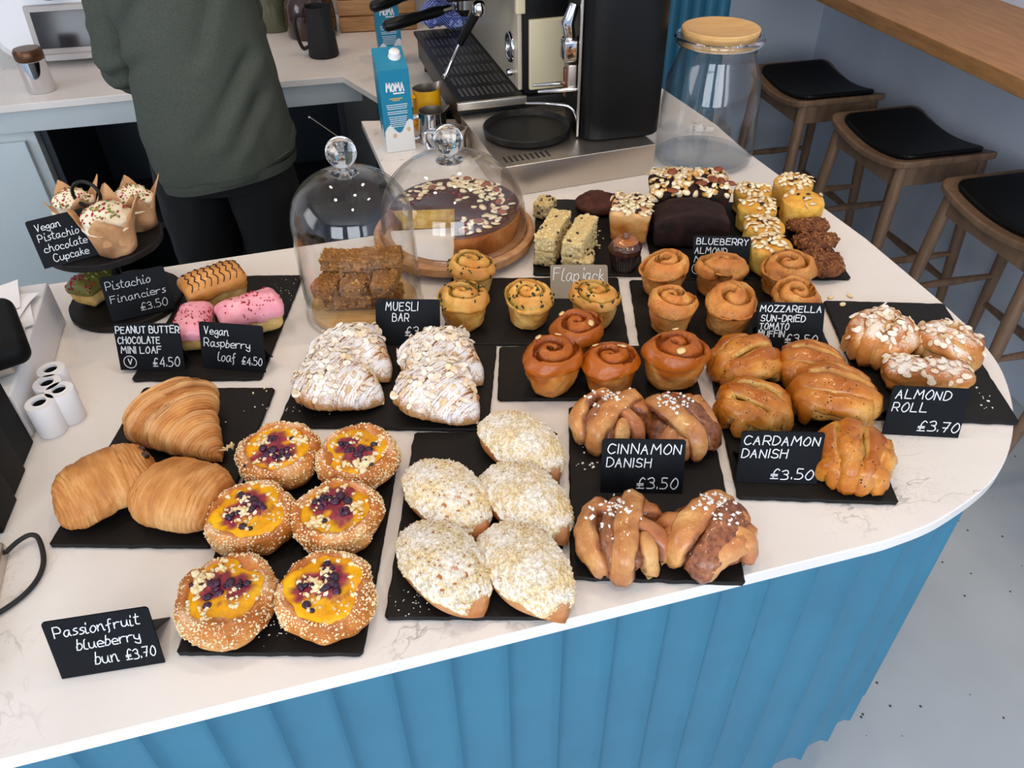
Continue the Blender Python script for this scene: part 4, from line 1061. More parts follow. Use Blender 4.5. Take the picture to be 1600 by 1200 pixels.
cb2 = [[(25, -.66, .014, .010, .0, -.10), (110, -.60, .013, .010, .001, -.15), (120, .62, .013, .010, .0, .12), (28, -.28, .0135, .009, .003, -.14), (36, .46, .014, .010, .002, .22), (30, .08, .0145, .010, .006, .10)],
       [(-25, .66, .014, .010, .0, .10), (75, .62, .013, .010, .0, .12), (72, -.66, .013, .010, .0, -.1), (-25, .30, .014, .009, .003, .20), (-22, -.44, .0145, .010, .002, -.22), (-18, -.05, .0145, .010, .006, -.12)],
       [(62, -.60, .014, .010, .0, -.15), (62, .62, .014, .010, .0, .15), (150, -.55, .013, .010, .001, -.12), (145, .5, .0135, .009, .003, .2), (140, -.02, .0145, .010, .006, .12), (60, .10, .012, .008, .001, .1, -1.1, -.35)]]
KD = [[('knot', knot(PM['card'], b, R=.047, H=.041, seed=60+k, fill=.7, br=.93, bh=.92)[0], None)] for k, b in enumerate(cb2)]
for i, (px, py, rz, s, lb) in enumerate([(956, 656, -20, .97, 'behind the cinnamon sign at left'), (1060, 665, 60, .97, 'behind the cinnamon sign at right'), (972, 836, 5, 1.0, 'in front of the cinnamon sign at left'), (1103, 834, -14, 1.0, 'in front of the cinnamon sign at right')]):
    place(CK[i % 2], 'cinnamon_knot', 'pastry', 'glazed cinnamon knot with pearl sugar, %s' % lb, px, py, .021, rz, s, 'cinnamon knots')
for i, (px, py, rz, s, lb) in enumerate([(1163, 566, 0, 1.02, 'back left of the five'), (1266, 573, 0, .95, 'back right of the five'), (1178, 637, 0, 1.0, 'right above the cardamom sign'), (1300, 623, 0, 1.14, 'largest, at the middle right'), (1332, 714, 40, 1.03, 'front right beside the cardamom sign')]):
    place(KD[[0, 1, 2, 1, 0][i]], 'cardamom_knot', 'pastry', 'golden seeded cardamom knot, %s' % lb, px, py, .022, rz, s, 'cardamom knots')
# almond rolls
AR = []
for k in range(2):
    me, (V, F) = knot(PM['almroll'], cb2[k], R=.049, H=.046, seed=80+k, fill=.4, br=.94, bh=.93); mb = MB(); p, n = scatter(V, F, 120, .3, k, lambda c: (c[:, 2] > .02)*np.exp(-(c[:, 0]**2+c[:, 1]**2)/.0012)); flakes(mb, p, n, (.009, .014), (.6, .8), k, .35)
    AR.append([('knot', me, None), ('almond_flakes', mb.mesh('almond_flakes', PM['dflake'], False), None, 'stuff')])
place(AR[0], 'almond_roll', 'pastry', 'round knotted almond roll dusted white, left one behind the almond sign', 1375, 531, .023, 20, 1.05, 'almond rolls')
place(AR[1], 'almond_roll', 'pastry', 'flake-covered almond roll at the right edge of the end slate', 1479, 543, .021, -30, .92, 'almond rolls')
V, F, a = loaf_body(.060, .026, .036, .012, None, 5, .006, .92, 14, .003)
me = MB().add(V, F, 0, a).mesh('roll', PM['almroll']); mb = MB(); p, n = scatter(V, F, 70, .4, 8); flakes(mb, p, n, (.009, .014), (.6, .8), 8, .25)
place([('roll', me, None), ('almond_flakes', mb.mesh('almond_flakes', PM['dflake'], False), None, 'stuff')], 'almond_roll', 'pastry', 'long flat almond roll lying right behind the almond sign', 1444, 592, .016, -10, 1.0, 'almond rolls')

# ------------------------------------------------------------------ back row
def bar_parts(kind, hx, hy, h, seed):
    V, F = rbox(hx, hy, h/2, .003, 16); V[:, 2] += h/2; V = disp(V, F, 130, .0022, seed, 3); V[:, 2] -= V[:, 2].min()
    ps = []
    if kind == 'flap':
        ps.append(('bar', MB().add(V, F, 0, np.clip((V[:, 2]-h*.8)*100, 0, .6)).mesh('bar', PM['flap']), None))
        mb = MB(); p, n = scatter(V, F, 190, -.3, seed); flakes(mb, p, n, (.003, .006), (.5, .8), seed, .5, 0, .0003, .0004); ps.append(('oats', mb.mesh('oats', PM['flapbit'], False), None, 'stuff'))
        mb = MB(); p, n = scatter(V, F, 16, -.3, seed+1); bits(mb, p, (.0022, .0038), seed, 0, .2); ps.append(('raisins', mb.mesh('raisins', PM['raisin']), 'dark raisins', 'stuff'))
    else:
        ps.append(('bar', MB().add(V, F, 0, np.clip((V[:, 2]-h*.75)*100, 0, .7)).mesh('bar', PM['muesli']), None))
        mb = MB(); p, n = scatter(V, F, 260, -.2, seed); flakes(mb, p, n, (.003, .0065), (.5, .8), seed, .6, 0, .0004, .0005); ps.append(('oats', mb.mesh('oats', PM['mueslibit'], False), None, 'stuff'))
    return ps
FB = [bar_parts('flap', .0185, .056, .030, 1), bar_parts('flap', .0185, .056, .030, 2), bar_parts('flap', .017, .024, .030, 3)]
for i, (px, py, zc, rz, k, lb) in enumerate([(864, 362, .045, -20, 0, 'upper left bar of the stack'), (906, 371, .045, -20, 1, 'upper right bar of the stack'), (864, 362, .0, -20, 1, 'lower left bar under another'), (906, 371, .0, -20, 0, 'lower right bar under another'), (911, 412, .015, -12, 2, 'short broken piece in front of the stack'), (851, 322, .02, -20, 2, 'short piece at the back of the stack')]):
    z = 0
    if zc == .045: z = .0305
    p = at(px, py, SL+.045) if zc in (.045, 0) else at(px, py, SL+zc)
    o = place(FB[k], 'flapjack_bar', 'bar', 'pale oat flapjack with raisins, %s' % lb, px, py, zc, rz, 1, 'flapjack bars')
    o.location = (p[0], p[1], CT+SL+.0008+z)
me, sf = None, None
V, F = ball(.046, .024, 3, .004, 56, 26, .5); V = disp(V, F, 55, .003, 4, 3); V[:, 2] -= V[:, 2].min()
place([('c', MB().add(V, F).mesh('chocolate_cookie', PM['choccookie']), None)], 'chocolate_cookie', 'cookie', 'large dark chocolate cookie behind the oat bars', 934, 318, .012, 0, 1.0)
# fruit loaf slice with almonds
V, F, a = loaf_body(.038, .042, .060, .006, None, 7, .006, .88, 14, .0022)
ps = [('slice', MB().add(V, F, 0, a).mesh('slice', PM['bun']), None)]
mb = MB(); p, n = scatter(V, F, 60, .5, 3, lambda c: (c[:, 2] > .05)*1.0); bits(mb, p, (.003, .005), 3, 0, .2, .7); ps.append(('berries', mb.mesh('berries', PM['berry']), 'dark baked berries', 'stuff'))
mb = MB(); p, n = scatter(V, F, 75, .5, 4, lambda c: (c[:, 2] > .05)*1.0); flakes(mb, p, n, (.010, .016), (.6, .8), 4, .4, 0, .004); ps.append(('almond_flakes', mb.mesh('almond_flakes', PM['flake']), None, 'stuff'))
place(ps, 'fruit_loaf_slice', 'cake', 'berry loaf slice topped with almond flakes behind the chocolate cupcake', 986, 342, .033, -14, 1.0)
# chocolate cupcake in dark case
def pleated(rb, rt, h, n=36, amp=.0011, flare=0):
    k = n*4; an = np.arange(k)/k*2*math.pi; w = amp*np.cos(an*n); rows = []
    for q in (0, 0, .5, 1.0): rows.append((rb+(rt-rb)*q+w*(.4+.6*q), h*q))
    P = np.array([np.stack([r*np.cos(an), r*np.sin(an), np.full(k, z)], 1) for r, z in rows]); P[0] = [0, 0, 0]
    inner = np.stack([(rt+w-.0008)*np.cos(an), (rt+w-.0008)*np.sin(an), np.full(k, h)], 1); low = inner*[.9, .9, .75]
    V, F, _ = grid(np.concatenate([P, inner[None], low[None]])); return V, F
def dome_top(R, z0, h, seed, amp=.0015, swirl=0):
    an = np.arange(56)/56*2*math.pi; P = []
    for t in np.linspace(-.25, math.pi/2, 20):
        r = R*math.cos(t); k = 1+swirl*np.sin(an*1+t*9); P.append(np.stack([r*np.cos(an)*k, r*np.sin(an)*k, np.full(56, z0+h*math.sin(t))], 1))
    P[-1][:, :2] = 0; V, F, _ = grid(np.array(P)); return disp(V, F, 50, amp, seed, 2), F
ps = [('case', M1('case', pleated(.021, .028, .034), PM['foil'], True, 60), 'dark pleated paper case'), ('sponge', M1('sponge', dome_top(.0265, .033, .012, 2), PM['chocsponge']), None),
      ('ganache', M1('ganache', dome_top(.030, .042, .016, 3, .0012, .02), PM['gan']), None), ('caramel', M1('caramel', dome_top(.0215, .0535, .0075, 4, .001, .05), PM['car2']), None)]
V, F = ball(.0065, .011, 2, .0003, 24, 14); ps.append(('hazelnut', M1('hazelnut', (V*[1, 1.2, 1]+[0, .002, .059], F), plain('chocolate_nut', (112, 72, 58), .35)), None))
place(ps, 'chocolate_cupcake', 'cupcake', 'chocolate cupcake with caramel swirl and a nut on top', 976, 396, .030, 0, 1.0)
# nut-topped chocolate loaf, dark loaf before it
V, F, a = loaf_body(.074, .052, .074, .008, None, 9, .010, .90, 18, .002)
ps = [('loaf', MB().add(V, F).mesh('loaf', PM['cchocloaf']), 'dark chocolate loaf')]
mb = MB(); tp = lambda c: (c[:, 2] > .062)*1.0
p, n = scatter(V, F, 150, .3, 5, tp); flakes(mb, p, n, (.011, .018), (.6, .8), 5, .45, 0, .003); ps.append(('almond_flakes', mb.mesh('almond_flakes', PM['flake']), None, 'stuff'))
mb = MB(); p, n = scatter(V, F, 90, .3, 6, tp); bits(mb, p+n*.002, (.003, .006), 6, 0, .25, .8); ps.append(('chopped_nuts', mb.mesh('chopped_nuts', PM['nut'], False), None, 'stuff'))
p, n = scatter(V, F, 7, .6, 7, tp)
for q in range(7):
    v, f = ball(.0085, .007, q, .0014, 20, 12); mb = MB().add(v*[1.4, 1, 1]+[0, 0, 0], f, T=T(*(p[q]+n[q]*.003), rz=q*55)); ps.append(('pecan', mb.mesh('pecan', PM['pecan']), None))
place(ps, 'chocolate_loaf', 'cake', 'large chocolate loaf covered with almonds and pecans near the glass jar', 1074, 304, .048, -4, 1.0)
V, F, a = loaf_body(.070, .034, .052, .006, None, 12, .0, .96, 16, .0022); V[:, 2] *= 1+.42*np.clip(1-(V[:, 0]/.068)**2, 0, 1)**.8*(V[:, 2] > .01)
place([('l', MB().add(V, F).mesh('dark_loaf', PM['cchocloaf']), None)], 'chocolate_loaf', 'cake', 'plain near-black chocolate loaf piece in front of the nut-topped loaf', 1077, 354, .030, -3, 1.0)
# small almond cakes
def cake_body(R, H, seed):
    pr = [(0, 0), (.86, 0), (.92, .03), (.96, .3), (1.0, .75), (.985, .88), (.90, .96), (.6, 1.02), (.3, 1.05), (0, 1.06)]
    q = np.linspace(0, len(pr)-1, 34); pr = np.array(pr); rr = np.interp(q, range(len(pr)), pr[:, 0]); zz = np.interp(q, range(len(pr)), pr[:, 1])
    an = np.arange(56)/56*2*math.pi; P = np.stack([np.outer(rr, np.cos(an))*R, np.outer(rr, np.sin(an))*R, np.outer(zz, np.ones(56))*H], 2)
    V, F, _ = grid(P); V = disp(V, F, 60, .0025, seed, 3); V[:, 2] -= V[:, 2].min(); return V, F, np.clip((V[:, 2]/H-.8)*2.5, 0, .6)*(nz(V, 70, seed)*.5+.5)
YC = []
for k in range(3):
    V, F, a = cake_body(.0385, .051, k); ps = [('cake', MB().add(V, F, 0, a).mesh('cake', PM['yellowcake']), None)]
    mb = MB(); p, n = scatter(V, F, (46, 34, 8)[k], .6, k, lambda c: (c[:, 2] > .05)*1.0); flakes(mb, p, n, (.009, .015), (.55, .8), k, .45, 0, .0025); ps.append(('almond_flakes', mb.mesh('almond_flakes', PM['flake']), None, 'stuff'))
    mb = MB(); p, n = scatter(V, F, 5, .8, k+9, lambda c: (np.hypot(c[:, 0], c[:, 1]) < .014)*1.0); bits(mb, p+n*.001, (.003, .0045), k, 0, .25, .7); ps.append(('berry_bits', mb.mesh('berry_bits', PM['raisin']), 'dark fruit bits', 'stuff'))
    YC.append(ps)
for i, (px, py, k, lb) in enumerate([(1237, 298, 0, 'rearmost at the right, nearest the stools'), (1174, 310, 1, 'rearmost at the left, nearest the nut loaf'), (1252, 328, 2, 'tallest front right one with one berry and few flakes'), (1181, 336, 1, 'second of the left row'), (1192, 366, 0, 'third of the left row'), (1203, 399, 1, 'front of the left row, beside the blueberry sign')]):
    place(YC[k], 'almond_cake', 'cake', 'small round yellow almond cake, %s' % lb, px, py, .029, i*70, [1.0, .95, 1.04, .97, .97, 1.0][i], 'small almond cakes')
# oat cookies leaning on one another
OC = []
for k in range(2):
    V, F = ball(.042, .021, k+5, .003, 60, 26, .45); V = disp(V, F, 120, .0042, k, 3); V[:, 2] -= V[:, 2].min()
    mb = MB(); p, n = scatter(V, F, 170, -.1, k); flakes(mb, p, n, (.005, .010), (.3, .5), k, .6, 0, .0006, .0006)
    OC.append([('biscuit', MB().add(V, F).mesh('biscuit', PM['oat']), None), ('oat_flakes', mb.mesh('oat_flakes', PM['oatbit'], False), None, 'stuff')])
for i, (px, py, rz, lb) in enumerate([(1262, 362, 30, 'rearmost, behind the others'), (1274, 386, 100, 'middle one'), (1281, 412, 10, 'nearest, lying flat at the slate corner')]):
    o = place(OC[i % 2], 'oat_cookie', 'cookie', 'brown oat cookie, %s of the three' % lb, px, py, .012, rz, [.92, .95, 1.0][i], 'oat cookies')
    if i < 2: o.rotation_euler = (math.radians(-14), 0, math.radians(rz*.2)); o.location.z += .0105
# loaves on the left slate
def iced(hx, hy, H, seed, icing, body='loafpb'):
    V, F, a = loaf_body(hx, hy, H, .012, None, seed, .012, .84, 16)
    zf = lambda v: H*.62+.006*mnoise.noise(Vector((v[0]*90, v[1]*90, seed)))+.008*max(0, mnoise.noise(Vector((v[0]*40, v[1]*40, seed+4))))
    W_, F3, top = cover(V, F, zf, .0022, .0008, seed)
    return [('sponge', MB().add(V, F, 0, np.clip(a*.5, 0, .4)).mesh('sponge', PM[body]), None), ('icing', MB().add(W_, F3).mesh('icing', PM[icing]), None)], top
ps, (U, F2) = iced(.052, .033, .052, 1, 'caramel')
mb = MB(); g = {}
for i in range(9):      # feathered chocolate lines across the icing
    x = -.044+i*.011; pts = []
    for y in np.linspace(-.031, .031, 22):
        xx = x + .005*abs(math.sin(y*math.pi/.0155)); j = np.argmin((U[:, 0]-xx)**2+(U[:, 1]-y)**2-U[:, 2]*1e-5); pts.append((xx, y, U[j, 2]+.0005))
    pts = np.array(pts); pts[1:-1, 2] = (pts[:-2, 2]+pts[1:-1, 2]+pts[2:, 2])/3
    mb.add(*tube(pts, .0011, 6))
ps.append(('icing>chocolate_lines', mb.mesh('chocolate_lines', PM['choc']), 'feathered dark chocolate lines'))
place(ps, 'mini_loaf', 'cake', 'caramel iced mini loaf with feathered chocolate lines', 336, 452, .028, 36, .98)
for i, (px, py, rz, lb) in enumerate([(303, 510, 96, 'left one, behind the peanut butter sign'), (393, 494, 30, 'right one, behind the Vegan Raspberry sign')]):
    ps, (U, F2) = iced(.052, .033, .050, 3+i, 'pink'); mb = MB(); p, n = scatter(U, F2, 70, .2, i, lambda c: np.exp(-(c[:, 0]/.03)**2)); bits(mb, p+n*.0006, (.0009, .0021), i, 0, .35)
    ps.append(('icing>raspberry_bits', mb.mesh('raspberry_bits', PM['rasp'], False), 'crimson raspberry bits', 'stuff'))
    place(ps, 'raspberry_loaf', 'cake', 'pink iced raspberry loaf, %s' % lb, px, py, .027, rz, [.82, .95][i], 'pink iced loaves')
# loose crumbs on the boards
def crumbs(label, px, py, n, spread, mat, s, seed, z=SL):
    r = np.random.default_rng(seed); p = at(px, py, z); mb = MB(); q = r.normal(0, 1, (n, 2))*spread
    bits(mb, np.c_[q, np.full(n, s[1]*.5)], s, seed, 0, .3, .7)
    o = thing('crumbs', label, 'crumbs', loc=(p[0], p[1], CT+z+.0004), me=mb.mesh('crumbs', mat, False)); o['kind'] = 'stuff'
crumbs('white crumbs scattered at the front of the crumble bun slate', 650, 935, 40, (.018, .014), PM['sugar'], (.0004, .0011), 1)
crumbs('white crumbs between the two front custard buns', 432, 985, 30, (.022, .008), PM['sugar'], (.0004, .0012), 2)
crumbs('pearl sugar bits spilled left of the cinnamon sign', 917, 720, 16, (.014, .025), PM['sugar'], (.0008, .002), 3)
crumbs('sugar grains spilled on the front edge of the almond croissant slate', 470, 638, 30, (.03, .008), PM['sugar'], (.0004, .001), 4)
crumbs('pale oat crumbs beside the chocolate cupcake', 932, 375, 18, (.012, .02), PM['flapbit'], (.001, .0026), 5)
crumbs('pale crumbs at the right of the croissant slate', 388, 655, 9, (.012, .045), PM['crumb'], (.0008, .002), 6)
crumbs('white crumbs on the empty corner of the end slate', 1538, 625, 16, (.022, .02), PM['sugar'], (.0006, .0018), 7)
crumbs('white crumbs on the slate left of the tall dome', 440, 458, 40, (.018, .03), PM['sugar'], (.0004, .001), 8)

for px, py, rz, lb in [(1297, 466, 20, 'leftmost of the three by the end slate'), (1328, 464, 80, 'rightmost of the three, on the white worktop'), (1316, 477, 140, 'on the back edge of the end slate')]:
    z = SL if py > 470 else 0; p = at(px, py, z); mb = MB(); flakes(mb, np.array([[0, 0, 0]]), np.array([[0, 0, 1]]), (.012, .014), (.6, .7), rz, .05, 0, .0009)
    thing('almond_flake', 'loose almond flake, %s' % lb, 'almond', loc=(p[0], p[1], CT+z+.0008), rz=rz, me=mb.mesh('almond_flake', PM['flake'], False), group='loose almond flakes')

# ------------------------------------------------------------------ glass domes and what they cover
def dome_glass(R, Hs, rim=.0, n=64, th=.0026):
    """bell: straight-ish wall, round shoulder; outer and inner skin"""
    out = [(R*1.03, 0), (R*1.03, .003), (R, .006)]
    for q in np.linspace(0, 1, 8)[1:]: out.append((R*(1-.015*q), .006+(Hs-R*.9)*q if Hs > R else .006+.02*q))
    z1 = out[-1][1]; r1 = out[-1][0]
    for a in np.linspace(0, math.pi/2, 18)[1:]: out.append((r1*math.cos(a)**.82 if a < math.pi/2-.01 else 0.0, z1+(Hs-z1)*math.sin(a)))
    inn = [(max(0, r-th), max(.0005, z-th)) for r, z in out if r > .001] + [(0, Hs-th)]
    prof = [(R*1.03-th*1.4, .0)] + out
    mb = MB(); mb.add(*lathe(prof, n)); v, f = lathe(inn, n); mb.add(v, [g[::-1] for g in f]); return mb
def cloche(label, c, z, R, Hs, kr, kz):
    o = thing('glass_cloche', label, 'cloche', loc=(c[0], c[1], CT+z))
    part('bell', dome_glass(R, Hs).mesh('bell', MGL), o, 'clear thin glass bell')
    kn = [(0, 0)] + [(kr*math.sin(a), kr-kr*math.cos(a)) for a in np.linspace(0, math.pi, 26)[1:-1]] + [(0, 2*kr)]
    V, F = lathe(kn, 40); part('knob', M1('knob', (V+[0, 0, kz-kr], F), MSG), o, 'round solid glass knob')
    V, F = lathe([(0, 0), (kr*.95, 0), (kr*.8, .004), (kr*.38, .007), (kr*.34, .011), (0, .011)], 32); part('collar', M1('collar', (V+[0, 0, kz-kr-.0105], F), MSG), o)
    return o
def disc(name, label, cat, c, z, prof, mat, n=72): 
    return thing(name, label, cat, loc=(c[0], c[1], CT+z), me=M1(name, lathe(prof, n), mat, True, 30))
D1 = (-.250, 1.118); D2 = (-.105, 1.335)
disc('round_board', 'round bamboo board under the tall glass dome with muesli bars', 'board', D1, .0004, [(0, 0), (.088, 0), (.090, .003), (.090, .012), (.087, .015), (0, .015)], MBAMB)
cloche('tall glass dome over the stacked muesli bars', D1, .0004, .0985, .247, .0235, .277)
MU = [bar_parts('muesli', .020, .047, .027, 11), bar_parts('muesli', .020, .047, .027, 12)]
for i, (dx, dy, lv, rz, lb) in enumerate([(-.024, -.018, 0, 92, 'bottom layer at the front'), (.030, -.004, 0, 88, 'bottom layer at the right'), (-.020, .030, 0, 90, 'bottom layer at the back'),
                                          (-.045, -.004, 1, -20, 'middle layer at the left'), (-.001, -.002, 1, -14, 'middle layer in the centre'), (.043, .0, 1, -4, 'middle layer at the right'),
                                          (-.026, .012, 2, 84, 'top layer at the left'), (.034, .020, 2, 96, 'top layer at the right')]):
    ps = MU[i % 2]; o = thing('muesli_bar', 'brown muesli bar under the tall dome, %s of the stack' % lb, 'bar', loc=(D1[0]+dx*(.8 if lv != 1 else 1), D1[1]+dy, CT+.0165+lv*.0272), rz=rz, group='muesli bars under the dome', s=.9 if lv != 1 else .93)
    attach(o, ps)
st = thing('cake_stand', 'low round wooden cake stand with metal feet under the chocolate tart', 'stand', loc=(D2[0], D2[1], CT+.0004))
part('board', M1('board', lathe([(0, .013), (.150, .013), (.154, .017), (.154, .030), (.150, .034), (.143, .034), (.141, .031), (0, .031)], 90), MBOARD, True, 30), st)
for a in (30, 100, 170, 250, 320): part('foot', M1('foot', (lathe([(0, 0), (.008, 0), (.009, .005), (.006, .013), (0, .013)], 16)[0]+[.128*math.cos(math.radians(a)), .128*math.sin(math.radians(a)), 0], lathe([(0, 0), (.008, 0), (.009, .005), (.006, .013), (0, .013)], 16)[1]), MSTEEL), st, 'small metal foot')
cloche('low wide glass dome over the chocolate tart', D2, .0324, .139, .145, .0265, .1735)
tt = thing('chocolate_tart', 'chocolate glazed almond tart with a quarter cut away under the wide dome', 'tart', loc=(D2[0]+.003, D2[1], CT+.0324))
def wedge(prof, a0, a1, n=70, off=(0, 0, 0)):
    an = np.radians(np.linspace(a0, a1, n)); rows = [np.stack([r*np.cos(an), r*np.sin(an), np.full(n, z)], 1) for r, z in prof]
    V, F, idx = grid(np.array(rows), False); k = [int(idx[j, 0]) for j in range(len(prof))]; k2 = [int(idx[j, -1]) for j in range(len(prof))]
    F = F + [tuple(dict.fromkeys(k[::-1])), tuple(dict.fromkeys(k2))]; return V, F
A0, A1 = -88, 182
V, F = wedge([(.100, .0), (.119, .0), (.122, .01), (.127, .040), (.126, .043), (.121, .043), (.117, .040), (.100, .012)], A0, A1)
part('crust', recalc(M1('crust', (V, F), PM['crust'], True, 40)), tt)
V, F = wedge([(0, .001), (.1165, .001), (.1165, .0395), (0, .0395)], A0, A1); part('filling', recalc(M1('filling', (V, F), PM['sponge'], True, 40)), tt, 'yellow crumb filling')
V, F = wedge([(0, .0398), (.1205, .0398), (.1235, .0425), (.1215, .0465), (.116, .0475), (0, .0478)], A0+1, A1-1); GV, GF = V, F
part('glaze', recalc(M1('glaze', (V, F), PM['glaze'], True, 40)), tt, 'shiny dark chocolate glaze')
r = np.random.default_rng(4)
def ringpts(k, mu, sd): th = np.radians(np.where(r.random(k) < .72, r.uniform(-80, 95, k), r.uniform(60, 176, k))); rr = np.clip(r.normal(mu, sd, k), .02, .116); return np.stack([rr*np.cos(th), rr*np.sin(th), np.full(k, .0482)], 1)
p = np.vstack([ringpts(150, .092, .013), ringpts(12, .06, .02)]); mb = MB(); flakes(mb, p, np.tile([0, 0, 1.0], (len(p), 1)), (.011, .018), (.6, .8), 4, .18, 0, .001); part('almond_flakes', mb.mesh('almond_flakes', PM['flake']), tt, kind='stuff')
mb = MB(); bits(mb, ringpts(60, .085, .022)+[0, 0, .001], (.0012, .0026), 5, 0, .3); part('raspberry_bits', mb.mesh('raspberry_bits', PM['rasp'], False), tt, kind='stuff')
p = ringpts(9, .095, .008)+[0, 0, .001]
for q in range(9):
    v, f = ball(.006, .007, q, .0003, 18, 10); mb = MB().add(v*[1.6, 1, 1], f, T=T(*p[q], rz=q*50)); part('whole_almond', mb.mesh('whole_almond', plain('almond_skin', (142, 78, 44), .6)), tt)
V, F = wedge([(0, 0), (.124, 0), (.124, .0006), (0, .0006)], 184, 270, 30); part('baking_paper', recalc(M1('baking_paper', (V, F), MPAP, False)), tt, 'white baking paper where the slice was')
# round two-tier stand, cupcakes and financier
S0 = (-.670, 1.146)
rs = thing('tiered_stand', 'two tier round black slate stand with ring handle by the back edge', 'stand', loc=(S0[0], S0[1], CT+.0004))
def rough_disc(R, t, seed):
    P = [(R*(1+.012*mnoise.noise(Vector((math.cos(a)*9, math.sin(a)*9, seed))))*math.cos(a), R*(1+.012*mnoise.noise(Vector((math.cos(a)*9, math.sin(a)*9, seed))))*math.sin(a)) for a in np.linspace(0, 2*math.pi, 90, endpoint=False)]
    return bevprism(P, 0, t, .002)
V, F = rough_disc(.094, .012, 1); part('lower_tier', M1('lower_tier', (V, F), MSL, True, 30), rs)
V, F = rough_disc(.092, .012, 2); part('upper_tier', M1('upper_tier', (V+[0, 0, .115], F), MSL, True, 30), rs)
part('pole', M1('pole', tube([(0, 0, .011), (0, 0, .185)], .0075, 16), MBLK, True, 50), rs)
t = np.linspace(0, 2*math.pi, 40); V, F, _ = grid(np.array([[((.021+.0028*math.cos(b))*math.cos(a), .0028*math.sin(b), .205+(.021+.0028*math.cos(b))*math.sin(a)) for b in np.linspace(0, 2*math.pi, 10, endpoint=False)] for a in t]))
part('ring_handle', recalc(M1('ring_handle', (V, F), MBLK)), rs)
def tulip(rb, rt, h0, h1, seed):
    r = np.random.default_rng(seed); nu = 80; an = np.arange(nu)/nu*2*math.pi; pk = np.abs(((an*2/math.pi+.13*seed) % 1)*2-1)**1.15; pk2 = pk*(1+.25*np.sin(an+seed)); ph = np.sin(an*4+1)*.0012; rows = []; A = []
    qs = [0, 0, .15, .35, .6, .8, 1.0]
    for k, q in enumerate(qs):
        rad = (rb + (rt-rb)*q**1.1 + .012*q**3*pk2 - .003*q*(1-pk)) if k else 0
        rad = rad*(1+.05*q*np.sin(an*3+seed)) + ph*q if k else np.zeros(nu)
        rows.append(np.stack([rad*np.cos(an), rad*np.sin(an), q*(h0+h1*pk2)], 1)); A.append(np.full(nu, max(0, 1.0-q*1.5)))
    for k in range(len(qs)-1, 1, -1):
        p = rows[k].copy(); p[:, :2] *= .975; p[:, 2] -= .0002; rows.append(p); A.append(np.zeros(nu))
    V, F, idx = grid(np.array(rows)); V = V+vnorm(V, F)*(nz(V, 70, seed)*.0015)[:, None]; V[:, 2] -= V[:, 2].min()
    a = gattr(idx, len(V), np.array(A))*np.clip(nz(V, 40, seed+2)*2+.7, 0, 1); return MB().add(V, F, 0, a).mesh('tulip_case', PM['kraft'])
CC = []
for k in range(2):
    ps = [('tulip_case', tulip(.026, .036, .040, .034, k+1), 'brown paper tulip case')]
    V, F = dome_top(.033, .044, .026, k, .002, .07); ps.append(('cream', M1('cream', (V, F), PM['cream']), 'pale cream swirl'))
    mb = MB(); p, n = scatter(V, F, 60, .3, k, lambda c: (c[:, 2] > .055)*1.0); bits(mb, p, (.001, .0022), k, 0, .3); ps.append(('cream>raspberry_bits', mb.mesh('raspberry_bits', PM['rasp'], False), None, 'stuff'))
    mb = MB(); p, n = scatter(V, F, 60, .3, k+5, lambda c: (c[:, 2] > .055)*1.0); bits(mb, p, (.001, .0024), k, 0, .3); ps.append(('cream>pistachio_bits', mb.mesh('pistachio_bits', PM['pist'], False), None, 'stuff'))
    CC.append(ps)
for dx, dy, rz, k, lb in [(.040, -.040, 25, 0, 'in front'), (-.045, .030, 65, 1, 'at the left, behind its sign'), (.050, .038, 50, 1, 'at the back right')]:
    o = thing('cupcake', 'cream topped cupcake in brown tulip case on top tier, %s' % lb, 'cupcake', loc=(S0[0]+dx, S0[1]+dy, CT+.1282), rz=rz, group='tulip case cupcakes', s=1.14 if lb == 'in front' else 1.0)
    attach(o, CC[k])
V, F, a = loaf_body(.040, .026, .042, .012, None, 21, .010, .80, 14); W_, F3, top = cover(V, F, lambda v: .030, .002, .001, 3)
fo = thing('financier', 'small loaf cake with green pistachio top on the lower tier', 'cake', loc=(S0[0]-.045, S0[1]-.004, CT+.0128), rz=70)
part('sponge', MB().add(V, F, 0, a).mesh('sponge', PM['loafpb']), fo); part('glaze', MB().add(W_, F3).mesh('glaze', plain('green_glaze', (104, 100, 40), .5)), fo, 'olive green glaze')
mb = MB(); p, n = scatter(top[0], top[1], 90, .2, 2, lambda c: (c[:, 0] > -.02)*1.0); bits(mb, p, (.001, .003), 3, 0, .3); part('pistachio_bits', mb.mesh('pistachio_bits', PM['pist'], False), fo, kind='stuff')
mb = MB(); p, n = scatter(top[0], top[1], 50, .2, 3, lambda c: (c[:, 0] < -.012)*1.0); bits(mb, p, (.001, .0025), 4, 0, .3); part('raspberry_bits', mb.mesh('raspberry_bits', PM['rasp'], False), fo, kind='stuff')

